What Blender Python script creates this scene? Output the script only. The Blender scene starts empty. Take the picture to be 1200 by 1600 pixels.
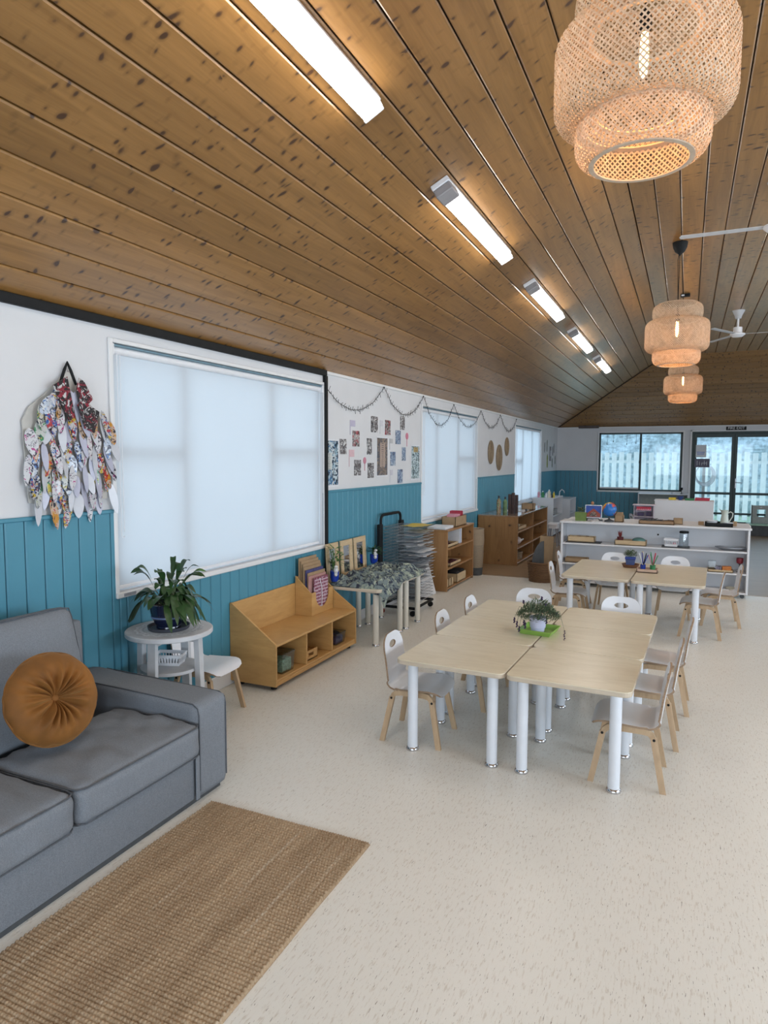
import bpy, bmesh, math, random
from mathutils import Vector, Matrix, noise as mnoise
random.seed(7)
C = bpy.context.scene.collection
PI = math.pi
sin, cos, rad = math.sin, math.cos, math.radians

# ------------------------------------------------------------------ camera
cam_d = bpy.data.cameras.new('camera'); cam = bpy.data.objects.new('camera', cam_d); C.objects.link(cam)
cam_d.sensor_fit = 'HORIZONTAL'; cam_d.sensor_width = 36; cam_d.lens = 1044.5/1200*36
cam_d.clip_start = 0.02; cam_d.clip_end = 200
_y, _p, _r = rad(24.33), rad(4.64), rad(0.22)
fw = Vector((-sin(_y)*cos(_p), cos(_y)*cos(_p), -sin(_p)))
rt = Vector((cos(_y), sin(_y), 0)); up = rt.cross(fw)
rt2 = rt*cos(_r) + up*sin(_r); up2 = up*cos(_r) - rt*sin(_r)
cam.matrix_world = Matrix(((rt2.x, up2.x, -fw.x, 0), (rt2.y, up2.y, -fw.y, 0), (rt2.z, up2.z, -fw.z, 1.5), (0, 0, 0, 1)))
bpy.context.scene.camera = cam
# ------------------------------------------------------------------ world, lights, exposure
w = bpy.data.worlds.new('world'); bpy.context.scene.world = w; w.use_nodes = True
bgn = w.node_tree.nodes['Background']; bgn.inputs[0].default_value = (0.62, 0.81, 1.0, 1); bgn.inputs[1].default_value = 2.2
vs = bpy.context.scene.view_settings
vs.view_transform = 'Standard'; vs.look = 'None'; vs.gamma = 1; vs.use_curve_mapping = False; vs.exposure = 0.0
bpy.context.scene.cycles.use_denoising = True
def area(name, loc, size, rot, power, col):
    l = bpy.data.lights.new(name, 'AREA'); l.shape = 'RECTANGLE'; l.size, l.size_y = size; l.energy = power; l.color = col
    o = bpy.data.objects.new(name, l); C.objects.link(o); o.location = loc; o.rotation_euler = rot
    return o
DAY = (0.78, 0.89, 1.0)
# daylight outside the blinds of the left wall (pointing into the room)
area('daylight', (-3.5, 3.7, 1.7), (3.4, 2.2), (0, rad(-90), 0), 17, DAY).rotation_euler = (rad(90), 0, rad(-90))
area('daylight', (-3.5, 8.1, 1.7), (3.2, 2.2), (rad(90), 0, rad(-90)), 14, DAY)
area('daylight', (-3.5, 12.6, 1.7), (3.2, 2.2), (rad(90), 0, rad(-90)), 34, DAY)
# daylight at the windows of the right wall and of the wall behind the camera
for yy in (2.5, 7.5, 12.5):
    area('daylight', (3.74, yy, 1.45), (3.0, 1.3), (rad(90), 0, rad(90)), (108, 48, 5)[int(yy/5)], DAY)
area('daylight', (0.6, -2.4, 1.45), (4.0, 1.4), (rad(90), 0, 0), 112, DAY)

# ------------------------------------------------------------------ helpers
class M:
    def __init__(s): s.bm = bmesh.new(); s.mi = 0
    def _set(s, faces):
        for f in faces: f.material_index = s.mi
    def add(s, vs_, fs):
        v = [s.bm.verts.new(p) for p in vs_]
        out = []
        for f in fs:
            try: out.append(s.bm.faces.new([v[i] for i in f]))
            except ValueError: pass
        s._set(out); return v, out
    def box(s, x0, x1, y0, y1, z0, z1, b=0.0, mt=None, seg=1):
        if x1 < x0: x0, x1 = x1, x0
        if y1 < y0: y0, y1 = y1, y0
        t = bmesh.new()
        bmesh.ops.create_cube(t, size=1)
        for v in t.verts: v.co = Vector(((x0+x1)/2+v.co.x*(x1-x0), (y0+y1)/2+v.co.y*(y1-y0), (z0+z1)/2+v.co.z*(z1-z0)))
        if b > 0: bmesh.ops.bevel(t, geom=list(t.edges), offset=min(b, .45*min(x1-x0, y1-y0, z1-z0)), segments=seg, affect='EDGES', profile=.6)
        s.merge(t, mt)
    def merge(s, t, mt=None):
        t.verts.index_update()
        P = [(mt @ v.co) if mt else v.co.copy() for v in t.verts]
        s.add(P, [[v.index for v in f.verts] for f in t.faces]); t.free()
    def lathe(s, prof, n=24, c=(0, 0, 0), cap=True, sx=1, sy=1, mt=None):
        P = []; F = []
        for r, z in prof:
            for k in range(n):
                a = 2*PI*k/n; p = Vector((c[0]+r*cos(a)*sx, c[1]+r*sin(a)*sy, c[2]+z)); P.append(mt @ p if mt else p)
        m = len(prof)
        for i in range(m-1):
            for k in range(n): F.append([i*n+k, i*n+(k+1) % n, (i+1)*n+(k+1) % n, (i+1)*n+k])
        if cap:
            F.append(list(range(n))[::-1]); F.append([(m-1)*n+k for k in range(n)])
        s.add(P, F)
    def tube(s, pts, r, n=6, closed=False, cap=True):
        pts = [Vector(p) for p in pts]; m = len(pts)
        rr = r if isinstance(r, (list, tuple)) else [r]*m
        P = []; F = []; ref = None
        for i, p in enumerate(pts):
            if closed: d = pts[(i+1) % m]-pts[i-1]
            else: d = pts[min(i+1, m-1)]-pts[max(i-1, 0)]
            d = d.normalized() if d.length > 1e-9 else Vector((0, 0, 1))
            if ref is None: ref = Vector((0, 0, 1)) if abs(d.z) < .9 else Vector((1, 0, 0))
            u = ref - d*ref.dot(d)
            u = u.normalized() if u.length > 1e-6 else d.orthogonal().normalized()
            ref = u; v = d.cross(u)
            for k in range(n): P.append(p+(u*cos(2*PI*k/n)+v*sin(2*PI*k/n))*rr[i])
        for i in range(m if closed else m-1):
            j = (i+1) % m
            for k in range(n): F.append([i*n+k, i*n+(k+1) % n, j*n+(k+1) % n, j*n+k])
        if cap and not closed: F.append(list(range(n))[::-1]); F.append([(m-1)*n+k for k in range(n)])
        s.add(P, F)
    def prism(s, poly, ax, a, b):   # polygon in the plane perpendicular to axis ax, extruded a..b
        def mk(u, v, t): return [(t, u, v), (u, t, v), (u, v, t)][ax]
        n = len(poly)
        P = [mk(u, v, a) for u, v in poly]+[mk(u, v, b) for u, v in poly]
        F = [list(range(n)), [n+i for i in range(n)][::-1]]+[[i, (i+1) % n, n+(i+1) % n, n+i] for i in range(n)]
        s.add(P, F)
    def grid(s, fn, nu, nv, closed_u=False):
        P = [fn(i/nu, j/nv) for j in range(nv+1) for i in range(nu+(0 if closed_u else 1))]
        W = nu if closed_u else nu+1
        F = [[j*W+i, j*W+(i+1) % W, (j+1)*W+(i+1) % W, (j+1)*W+i] for j in range(nv) for i in range(nu)]
        s.add(P, F)
    def ball(s, c, r, n=12, m=8):
        r = r if isinstance(r, tuple) else (r, r, r)
        prof = [(sin(PI*i/m), -cos(PI*i/m)) for i in range(1, m)]
        P = []; F = []
        for a, z in prof:
            for k in range(n): P.append((c[0]+r[0]*a*cos(2*PI*k/n), c[1]+r[1]*a*sin(2*PI*k/n), c[2]+r[2]*z))
        q = len(prof)
        P += [(c[0], c[1], c[2]-r[2]), (c[0], c[1], c[2]+r[2])]
        for i in range(q-1):
            for k in range(n): F.append([i*n+k, i*n+(k+1) % n, (i+1)*n+(k+1) % n, (i+1)*n+k])
        for k in range(n): F.append([q*n, (k+1) % n, k]); F.append([q*n+1, (q-1)*n+k, (q-1)*n+(k+1) % n])
        s.add(P, F)
    def rbox(s, hx, hy, hz, r, n=10, f=None, c=(0, 0, 0)):   # puffed rounded box with optional displacement
        t = bmesh.new(); bmesh.ops.create_cube(t, size=2)
        bmesh.ops.subdivide_edges(t, edges=list(t.edges), cuts=n, use_grid_fill=True)
        for v in t.verts:
            q = Vector((v.co.x*hx, v.co.y*hy, v.co.z*hz))
            i = Vector([max(-(h-r), min(h-r, a)) for a, h in zip(q, (hx, hy, hz))])
            d = q-i
            if d.length > 1e-9: q = i+d.normalized()*r
            if f: q = f(q, v.co)
            v.co = q+Vector(c)
        s.merge(t)
    def build(s, name, mat, parent=None, smooth=False, loc=None, rz=0, flip=True, ang=38):
        me = bpy.data.meshes.new(name)
        bmesh.ops.recalc_face_normals(s.bm, faces=s.bm.faces) if flip else None
        s.bm.to_mesh(me); s.bm.free()
        for m_ in (mat if isinstance(mat, (list, tuple)) else [mat]): me.materials.append(m_)
        if smooth:
            me.polygons.foreach_set('use_smooth', [True]*len(me.polygons)); me.set_sharp_from_angle(angle=rad(ang))
        o = bpy.data.objects.new(name, me); C.objects.link(o)
        if parent: o.parent = parent
        if loc: o.location = loc
        o.rotation_euler = (0, 0, rz)
        return o
def tag(o, label=None, cat=None, group=None, kind=None):
    if label: o['label'] = label
    if cat: o['category'] = cat
    if group: o['group'] = group
    if kind: o['kind'] = kind
    return o
def thing(name, label, cat, loc=(0, 0, 0), rz=0, group=None):
    o = bpy.data.objects.new(name, None); C.objects.link(o); o.empty_display_size = .05
    o.location = loc; o.rotation_euler = (0, 0, rz)
    return tag(o, label, cat, group)
def dup(root, loc, rz, label=None, group=None):
    kids = {}
    for o in bpy.data.objects:
        if o.parent: kids.setdefault(o.parent, []).append(o)
    def rec(o, par):
        c = o.copy(); C.objects.link(c)
        if par: c.parent = par
        for k in kids.get(o, []): rec(k, c)
        return c
    r = rec(root, None); r.location = loc; r.rotation_euler = (0, 0, rz)
    if label: r['label'] = label
    if group: r['group'] = group
    return r
def struct(o): o['kind'] = 'structure'; return o
def B(name, mat, dims, parent=None, b=0.003, **k):
    m = M(); m.box(*dims, b=b); return m.build(name, mat, parent, **k)

# ------------------------------------------------------------------ materials
def nm(name):
    m = bpy.data.materials.new(name); m.use_nodes = True; nt = m.node_tree
    return m, nt, nt.nodes['Principled BSDF']
def N(nt, t, **k):
    n = nt.nodes.new(t)
    for a, b in k.items(): setattr(n, a, b)
    return n
def coords(nt, scale, rnd=False, src='Object', rot=None):
    tc = N(nt, 'ShaderNodeTexCoord'); mp = N(nt, 'ShaderNodeMapping'); mp.inputs['Scale'].default_value = scale
    if rot: mp.inputs['Rotation'].default_value = rot
    nt.links.new(tc.outputs[src], mp.inputs[0])
    if rnd:
        oi = N(nt, 'ShaderNodeObjectInfo'); mu = N(nt, 'ShaderNodeMath', operation='MULTIPLY'); mu.inputs[1].default_value = 91.0
        nt.links.new(oi.outputs['Random'], mu.inputs[0]); nt.links.new(mu.outputs[0], mp.inputs['Location'])
    return mp.outputs[0]
def ramp(nt, src, stops):
    r = N(nt, 'ShaderNodeValToRGB'); e = r.color_ramp.elements
    while len(e) < len(stops): e.new(.5)
    for i, (p, c) in enumerate(stops):
        e[i].position = p; e[i].color = (c, c, c, 1) if isinstance(c, (int, float)) else (*c, 1)
    nt.links.new(src, r.inputs[0]); return r.outputs[0]
def mix(nt, fac, a, b, mode='MIX'):
    m = N(nt, 'ShaderNodeMix', data_type='RGBA', blend_type=mode)
    for s_, v in ((m.inputs[0], fac), (m.inputs[6], a), (m.inputs[7], b)):
        if isinstance(v, (int, float)): s_.default_value = v
        elif isinstance(v, tuple): s_.default_value = (*v, 1)
        else: nt.links.new(v, s_)
    return m.outputs[2]
def noi(nt, vec, scale=1, detail=3, rough=.55, dist=0):
    n = N(nt, 'ShaderNodeTexNoise'); n.inputs['Scale'].default_value = scale; n.inputs['Detail'].default_value = detail
    n.inputs['Roughness'].default_value = rough; n.inputs['Distortion'].default_value = dist
    nt.links.new(vec, n.inputs['Vector']); return n
def bump(nt, p, h, s=.3, d=.002):
    b = N(nt, 'ShaderNodeBump'); b.inputs['Strength'].default_value = s; b.inputs['Distance'].default_value = d
    nt.links.new(h, b.inputs['Height']); nt.links.new(b.outputs[0], p.inputs['Normal'])
def plain(name, col, rough=.5, metal=0, var=0, vs_=20, bmp=0, spec=None, emit=None, coat=0):
    m, nt, p = nm(name); p.inputs['Roughness'].default_value = rough; p.inputs['Metallic'].default_value = metal
    p.inputs['Base Color'].default_value = (*col, 1)
    if coat: p.inputs['Coat Weight'].default_value = coat
    if spec is not None: p.inputs['Specular IOR Level'].default_value = spec
    if var or bmp:
        n = noi(nt, coords(nt, (1, 1, 1)), vs_, 4)
        if var:
            c = mix(nt, ramp(nt, n.outputs[0], [(.3, 0.0), (.7, 1.0)]), tuple(x*(1-var) for x in col), tuple(min(1, x*(1+var)) for x in col))
            nt.links.new(c, p.inputs['Base Color'])
        if bmp: bump(nt, p, n.outputs[0], bmp)
    if emit:
        p.inputs['Emission Color'].default_value = (*emit[0], 1); p.inputs['Emission Strength'].default_value = emit[1]
    return m
def wood(name, c1, c2, scale=(1, 12, 12), rough=.5, knots=0, rnd=True, streak=.6, bmp=.1, coat=0, var=.0, kn=(7, 3.5, 3.5)):
    m, nt, p = nm(name); p.inputs['Roughness'].default_value = rough
    v = coords(nt, scale, rnd)
    n = noi(nt, v, 1.6, 5, .6, 1.2)
    f = ramp(nt, n.outputs[0], [(.32, 0.0), (.68, 1.0)])
    col = mix(nt, f, c1, c2)
    n2 = noi(nt, coords(nt, tuple(s_*6 for s_ in scale), rnd), 2, 2)
    col = mix(nt, streak*.35, col, mix(nt, n2.outputs[0], tuple(x*.6 for x in c1), tuple(min(1, x*1.25) for x in c2)))
    if var:
        oi = N(nt, 'ShaderNodeObjectInfo'); s_ = ramp(nt, oi.outputs['Random'], [(0, 1-var), (1, 1.0)])
        col = mix(nt, 1.0, col, s_, 'MULTIPLY')
    if knots:
        kv = coords(nt, kn, rnd)
        wob = noi(nt, kv, 1.7, 2); ad = N(nt, 'ShaderNodeVectorMath', operation='ADD'); sc = N(nt, 'ShaderNodeVectorMath', operation='SCALE'); sc.inputs['Scale'].default_value = .35
        nt.links.new(wob.outputs['Color'], sc.inputs[0]); nt.links.new(kv, ad.inputs[0]); nt.links.new(sc.outputs[0], ad.inputs[1])
        vo = N(nt, 'ShaderNodeTexVoronoi'); nt.links.new(ad.outputs[0], vo.inputs['Vector'])
        sep = N(nt, 'ShaderNodeSeparateColor'); nt.links.new(vo.outputs['Color'], sep.inputs[0])
        pick = ramp(nt, sep.outputs[0], [(knots-.01, 1.0), (knots, 0.0)])
        size = N(nt, 'ShaderNodeMath', operation='MULTIPLY_ADD'); nt.links.new(sep.outputs[1], size.inputs[0]); size.inputs[1].default_value = -.21; nt.links.new(vo.outputs['Distance'], size.inputs[2])
        k = ramp(nt, size.outputs[0], [(.02, 1.0), (.13, 0.0)])
        halo = ramp(nt, size.outputs[0], [(.0, .6), (.34, 0.0)])
        mm = N(nt, 'ShaderNodeMath', operation='MULTIPLY'); nt.links.new(k, mm.inputs[0]); nt.links.new(pick, mm.inputs[1])
        m2 = N(nt, 'ShaderNodeMath', operation='MULTIPLY'); nt.links.new(halo, m2.inputs[0]); nt.links.new(pick, m2.inputs[1])
        col = mix(nt, m2.outputs[0], col, tuple(x*.45 for x in c1))
        col = mix(nt, mm.outputs[0], col, (.055, .022, .010))
    nt.links.new(col, p.inputs['Base Color'])
    if bmp: bump(nt, p, n.outputs[0], bmp, .001)
    if coat: p.inputs['Coat Weight'].default_value = coat; p.inputs['Coat Roughness'].default_value = .25
    return m
CW1, CW2 = (.245, .118, .031), (.405, .205, .062)
m_ceilY = wood('ceiling_pine_long', CW1, CW2, (11, .7, 11), .33, .60, coat=.40, var=.28, kn=(2.9, 5.2, 2.9))
m_ceilX = wood('ceiling_pine_cross', tuple(x*.95 for x in CW1), tuple(x*.95 for x in CW2), (.7, 11, 11), .5, .60, coat=0, var=.25, kn=(5.2, 2.9, 2.9))
m_ceilback = plain('ceiling_backing', (.05, .028, .014), .9, var=.2)
m_white = plain('wall_white_paint', (.66, .67, .69), .75, var=.03, vs_=3, bmp=.03)
m_trim = plain('white_gloss_trim', (.74, .75, .76), .4, var=.02, vs_=4)
m_teal = plain('teal_paint', (.066, .250, .345), .42, var=.07, vs_=1.2, bmp=.02)
m_black = plain('black_metal', (.008, .009, .010), .6, var=.2, spec=.25)
m_darkgreen = plain('dark_green_metal', (.018, .040, .040), .45, var=.1)
m_birch = wood('birch_table_top', (.62, .55, .40), (.73, .665, .51), (2, 9, 9), .30, streak=.3, bmp=.02, coat=.15)
m_birch_edge = wood('birch_edge', (.50, .42, .32), (.60, .52, .41), (4, 4, 60), .5, streak=.3)
m_chair_wood = wood('chair_beech_ply', (.40, .27, .155), (.56, .40, .25), (9, 9, 2), .5, streak=.5)
m_ply = wood('ply_edge', (.20, .13, .08), (.36, .25, .16), (3, 3, 90), .6, streak=.4)
m_shell = plain('white_laminate', (.74, .755, .79), .28, var=.02, vs_=6)
m_legw = plain('white_powder_metal', (.70, .73, .78), .35, var=.02)
m_legc = plain('cream_powder_metal', (.66, .63, .55), .35, var=.02)
m_chrome = plain('chrome', (.58, .58, .60), .12, 1, var=.1, vs_=60)
m_steel = plain('steel_wire', (.45, .47, .5), .35, .9, var=.1)
m_oak = wood('honey_ply', (.46, .255, .085), (.58, .34, .125), (2, 2, 9), .42, streak=.4, coat=.1, rnd=False)
m_pine = wood('varnished_pine', (.22, .105, .035), (.36, .185, .066), (7, 7, .9), .40, .12, rnd=False, coat=.15, kn=(2.6, 2.6, 2.6))
m_pine2 = wood('orange_pine', (.27, .125, .042), (.38, .20, .075), (7, 7, .9), .45, .1, coat=.1, kn=(3, 3, 3))
m_lightwood = wood('light_timber', (.50, .36, .20), (.62, .47, .29), (3, 3, 12), .5)
m_whitewood = plain('white_painted_wood', (.70, .71, .74), .45, var=.03, vs_=4)
m_greywhite = plain('whitewashed_timber', (.50, .51, .53), .55, var=.08, vs_=14, bmp=.05)
m_plastw = plain('white_plastic', (.78, .79, .82), .35, var=.02)
m_leaf = plain('dark_leaf', (.022, .062, .016), .38, var=.4, vs_=30)
m_leaf2 = plain('fresh_leaf', (.075, .170, .035), .4, var=.35, vs_=30)
m_leaf3 = plain('grey_green_leaf', (.105, .150, .085), .6, var=.4, vs_=60)
m_navy = plain('navy_glaze', (.010, .014, .040), .18, var=.3, vs_=8, coat=.5)
m_blue = plain('blue_glaze', (.010, .040, .300), .2, var=.2)
m_cobalt = plain('blue_pot', (.03, .06, .20), .4, var=.2)
m_soil = plain('soil', (.03, .02, .014), .95, var=.4, vs_=80)
m_terra = wood('brown_saucer', (.12, .05, .025), (.2, .09, .045), (10, 10, 10), .5)
m_lime = plain('lime_plastic', (.24, .42, .08), .35, var=.06)
m_lilac = plain('lilac_pot', (.56, .57, .74), .4, var=.03)
m_purple = plain('purple_flower', (.035, .015, .055), .7, var=.4, vs_=90)
m_tube = plain('lit_diffuser', (.9, .9, .9), .5, emit=((1.0, .965, .90), 20.0), var=.01)
m_bulb = plain('warm_filament', (.9, .6, .3), .4, emit=((1.0, .58, .20), 15.0), var=.01)
m_red = plain('red_card', (.42, .03, .06), .6, var=.15)
m_pink = plain('pink_card', (.62, .28, .34), .6, var=.2)
m_card = plain('brown_cardboard', (.34, .23, .13), .8, var=.12, vs_=12)
m_dark = plain('dark_grey_board', (.06, .065, .07), .6, var=.2)
m_paper = plain('paper', (.70, .72, .75), .8, var=.06)
m_yellow = plain('yellow_paint', (.62, .46, .03), .5, var=.1)
m_green = plain('green_paint', (.03, .20, .07), .5, var=.15)
m_orange = plain('orange_paint', (.60, .20, .04), .5, var=.1)
m_cream = plain('cream_plastic', (.66, .60, .47), .45, var=.05)
m_velvet = plain('ochre_velvet', (.20, .073, .007), .75, var=.28, vs_=9, bmp=.1)
m_velvet.node_tree.nodes['Principled BSDF'].inputs['Sheen Weight'].default_value = .3
m_velvet.node_tree.nodes['Principled BSDF'].inputs['Sheen Tint'].default_value = (1, .6, .25, 1)

def fabric():
    m, nt, p = nm('grey_woven_fabric'); p.inputs['Roughness'].default_value = .92; p.inputs['Specular IOR Level'].default_value = .2
    a = noi(nt, coords(nt, (1, 1, 1)), 420, 2); b = noi(nt, coords(nt, (60, 60, 9)), 3, 3)
    c = mix(nt, ramp(nt, a.outputs[0], [(.35, 0.0), (.65, 1.0)]), (.150, .170, .195), (.250, .270, .300))
    c = mix(nt, .3, c, mix(nt, b.outputs[0], (.12, .135, .155), (.26, .28, .31)))
    nt.links.new(c, p.inputs['Base Color']); bump(nt, p, a.outputs[0], .35, .001); return m
m_fabric = fabric()
m_piping = plain('grey_piping', (.085, .095, .110), .9, var=.15, vs_=80)
def floor_mat():
    m, nt, p = nm('cream_flecked_vinyl'); p.inputs['Roughness'].default_value = .33
    big = noi(nt, coords(nt, (1, 1, 1)), 1.4, 3)
    c = mix(nt, big.outputs[0], (.71, .695, .640), (.79, .775, .720))
    a = noi(nt, coords(nt, (150, 22, 1)), 1, 3, .65)
    c = mix(nt, ramp(nt, a.outputs[0], [(.55, 0.0), (.66, .50)]), c, (.50, .43, .34))
    b = noi(nt, coords(nt, (230, 36, 1)), 1, 2, .6)
    c = mix(nt, ramp(nt, b.outputs[0], [(.66, 0.0), (.70, .8)]), c, (.17, .13, .09))
    d = noi(nt, coords(nt, (70, 13, 1), rot=(0, 0, .15)), 1, 2, .6)
    c = mix(nt, ramp(nt, d.outputs[0], [(.60, 0.0), (.72, .5)]), c, (.78, .76, .71))
    nt.links.new(c, p.inputs['Base Color'])
    r = ramp(nt, noi(nt, coords(nt, (1, 1, 1)), 3, 3).outputs[0], [(.3, .28), (.7, .42)]); nt.links.new(r, p.inputs['Roughness'])
    return m
def woodfloor_mat():
    m, nt, p = nm('timber_look_vinyl'); p.inputs['Roughness'].default_value = .3
    br = N(nt, 'ShaderNodeTexBrick'); br.inputs['Scale'].default_value = 1; br.inputs['Brick Width'].default_value = 1.2; br.inputs['Row Height'].default_value = .15
    br.inputs['Mortar Size'].default_value = .003; br.inputs['Color1'].default_value = (.27, .17, .095, 1); br.inputs['Color2'].default_value = (.35, .235, .14, 1); br.inputs['Mortar'].default_value = (.12, .07, .04, 1)
    nt.links.new(coords(nt, (1, 1, 1)), br.inputs['Vector'])
    n = noi(nt, coords(nt, (2, 22, 1)), 1, 4)
    c = mix(nt, .45, br.outputs[0], mix(nt, n.outputs[0], (.15, .09, .05), (.50, .36, .22)))
    nt.links.new(c, p.inputs['Base Color']); return m
def rug_mat():
    m, nt, p = nm('jute_yarn'); p.inputs['Roughness'].default_value = .95; p.inputs['Specular IOR Level'].default_value = .1
    a = noi(nt, coords(nt, (90, 4.0, 1)), 1, 4, .7); b = noi(nt, coords(nt, (9, 1.1, 1)), 1, 3); d = noi(nt, coords(nt, (1, 1, 1)), 230, 2)
    c = mix(nt, ramp(nt, a.outputs[0], [(.3, 0.0), (.7, 1.0)]), (.28, .185, .105), (.53, .40, .265))
    c = mix(nt, ramp(nt, b.outputs[0], [(.35, .5), (.62, 0.0)]), c, (.20, .125, .07))
    c = mix(nt, ramp(nt, d.outputs[0], [(.45, 0.0), (.75, .7)]), c, (.50, .41, .29))
    e = noi(nt, coords(nt, (55, 1.3, 1)), 1, 2); c = mix(nt, ramp(nt, e.outputs[0], [(.63, 0.0), (.70, .6)]), c, (.55, .46, .35))
    nt.links.new(c, p.inputs['Base Color']); return m
def blind_mat(name, T, folds=0):
    m = bpy.data.materials.new(name); m.use_nodes = True; nt = m.node_tree; nt.nodes.clear()
    out = N(nt, 'ShaderNodeOutputMaterial'); a = N(nt, 'ShaderNodeBsdfTranslucent'); b = N(nt, 'ShaderNodeBsdfDiffuse'); x = N(nt, 'ShaderNodeMixShader')
    n = noi(nt, coords(nt, (1, 1, 1)), 2.0, 2); c = mix(nt, n.outputs[0], (.615, .64, .67), (.65, .675, .705))
    nt.links.new(c, a.inputs[0]); nt.links.new(c, b.inputs[0]); x.inputs[0].default_value = T
    nt.links.new(b.outputs[0], x.inputs[1]); nt.links.new(a.outputs[0], x.inputs[2]); nt.links.new(x.outputs[0], out.inputs[0]); return m
m_blind = blind_mat('white_roller_blind', .30); m_blind3 = blind_mat('sheer_white_blind', .42)
def glass_mat(name='clear_glass', tint=(.93, .97, .98), g=.02):
    m = bpy.data.materials.new(name); m.use_nodes = True; nt = m.node_tree; nt.nodes.clear()
    out = N(nt, 'ShaderNodeOutputMaterial'); a = N(nt, 'ShaderNodeBsdfTransparent'); b = N(nt, 'ShaderNodeBsdfGlossy'); x = N(nt, 'ShaderNodeMixShader')
    n = noi(nt, coords(nt, (1, 1, 1)), 3, 1); nt.links.new(ramp(nt, n.outputs[0], [(0, tint), (1, tint)]), a.inputs[0])
    b.inputs['Roughness'].default_value = .03; x.inputs[0].default_value = g
    nt.links.new(a.outputs[0], x.inputs[1]); nt.links.new(b.outputs[0], x.inputs[2]); nt.links.new(x.outputs[0], out.inputs[0]); return m
m_glass = glass_mat(); m_clearp = glass_mat('clear_plastic', (.80, .85, .88), .16)
def bamboo(name, c1, c2):
    m, nt, p = nm(name); p.inputs['Roughness'].default_value = .6
    n = noi(nt, coords(nt, (1, 1, 1)), 35, 3); c = mix(nt, ramp(nt, n.outputs[0], [(.3, 0.0), (.7, 1.0)]), c1, c2)
    nt.links.new(c, p.inputs['Base Color']); p.inputs['Subsurface Weight'].default_value = 0
    tr = N(nt, 'ShaderNodeBsdfTranslucent'); nt.links.new(c, tr.inputs[0]); x = N(nt, 'ShaderNodeMixShader'); x.inputs[0].default_value = .22
    out = nt.nodes['Material Output']; nt.links.new(p.outputs[0], x.inputs[1]); nt.links.new(tr.outputs[0], x.inputs[2]); nt.links.new(x.outputs[0], out.inputs[0]); return m
m_bam = bamboo('bamboo_strip', (.50, .385, .265), (.71, .585, .44)); m_bamrim = bamboo('bamboo_rim', (.56, .46, .35), (.66, .56, .44))
def scrib(name, base, cols, scale=40, rough=.25, lo=.42):
    """flat print: blotches of a few colours on a base colour"""
    m, nt, p = nm(name); p.inputs['Roughness'].default_value = rough
    v = coords(nt, (1, 1, 1), True)
    c = base
    for i, k in enumerate(cols):
        n = noi(nt, v, scale*(.6+.37*i), 3, .6, 1.5)
        off = N(nt, 'ShaderNodeVectorMath', operation='ADD'); off.inputs[1].default_value = (7.3*i+1, 3.1*i, 5.7*i); nt.links.new(v, off.inputs[0]); nt.links.new(off.outputs[0], n.inputs['Vector'])
        c = mix(nt, ramp(nt, n.outputs[0], [(1-lo-.02, 0.0), (1-lo+.02, 1.0)]), c, k)
    nt.links.new(c, p.inputs['Base Color']); return m
m_photo = scrib('dark_photo_print', (.30, .30, .31), [(.03, .03, .035), (.62, .62, .62), (.10, .08, .08)], 22, .4, .49)
m_photored = scrib('dark_red_photo_print', (.06, .05, .05), [(.30, .30, .30), (.35, .03, .05), (.5, .48, .46)], 22, .4, .45)
m_photoblue = scrib('blue_photo_print', (.20, .27, .38), [(.06, .07, .12), (.45, .52, .60), (.12, .17, .30)], 22, .4, .47)
m_poster1 = scrib('blue_white_poster', (.55, .62, .66), [(.05, .16, .32), (.30, .45, .55), (.03, .05, .08)], 16, .2, .46)
m_banner = scrib('brown_banner', (.18, .13, .10), [(.05, .045, .04), (.32, .24, .18), (.08, .09, .12)], 22, .35, .47)
m_poster3 = scrib('silver_poster', (.42, .50, .52), [(.05, .07, .07), (.60, .68, .70), (.02, .05, .05)], 26, .2, .47)
m_cloth = scrib('patterned_cloth', (.16, .20, .20), [(.36, .40, .31), (.03, .045, .075), (.26, .30, .24), (.025, .03, .05)], 10, .85, .44)
m_kow = scrib('red_black_woven_pattern', (.012, .010, .012), [(.24, .012, .03), (.20, .012, .03), (.50, .50, .50)], 24, .7, .42)
m_cheru = scrib('china_figure', (.70, .70, .70), [(.2, .2, .22)], 90, .3, .4)
m_stripe = scrib('striped_cloth', (.22, .07, .11), [(.45, .30, .36), (.18, .03, .06)], 60, .8, .46)
feather_mats = [plain('feather_white', (.55, .57, .62), .22, var=.04), plain('feather_white_lilac', (.46, .47, .58), .22, var=.05),
    scrib('feather_blue', (.42, .48, .58), [(.06, .16, .42), (.60, .62, .64), (.05, .05, .08)], 24, .18, .46),
    scrib('feather_mixed', (.48, .48, .50), [(.50, .36, .04), (.03, .10, .32), (.38, .05, .06), (.02, .02, .03)], 26, .18, .43),
    scrib('feather_green', (.50, .52, .50), [(.06, .26, .12), (.50, .42, .08), (.04, .05, .08)], 26, .18, .43),
    scrib('feather_scribble', (.56, .57, .60), [(.03, .03, .05), (.40, .06, .22), (.10, .10, .13)], 36, .18, .40),
    scrib('feather_red', (.50, .38, .30), [(.46, .04, .03), (.52, .24, .03), (.03, .03, .04)], 26, .18, .45)]
def wick(name, c1, c2):
    m, nt, p = nm(name); p.inputs['Roughness'].default_value = .7
    wv = N(nt, 'ShaderNodeTexWave', bands_direction='Z'); wv.inputs['Scale'].default_value = 22; wv.inputs['Distortion'].default_value = 3; wv.inputs['Detail Scale'].default_value = 3
    nt.links.new(coords(nt, (1, 1, 1)), wv.inputs['Vector']); nt.links.new(mix(nt, wv.outputs[0], c1, c2), p.inputs['Base Color']); return m
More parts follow.
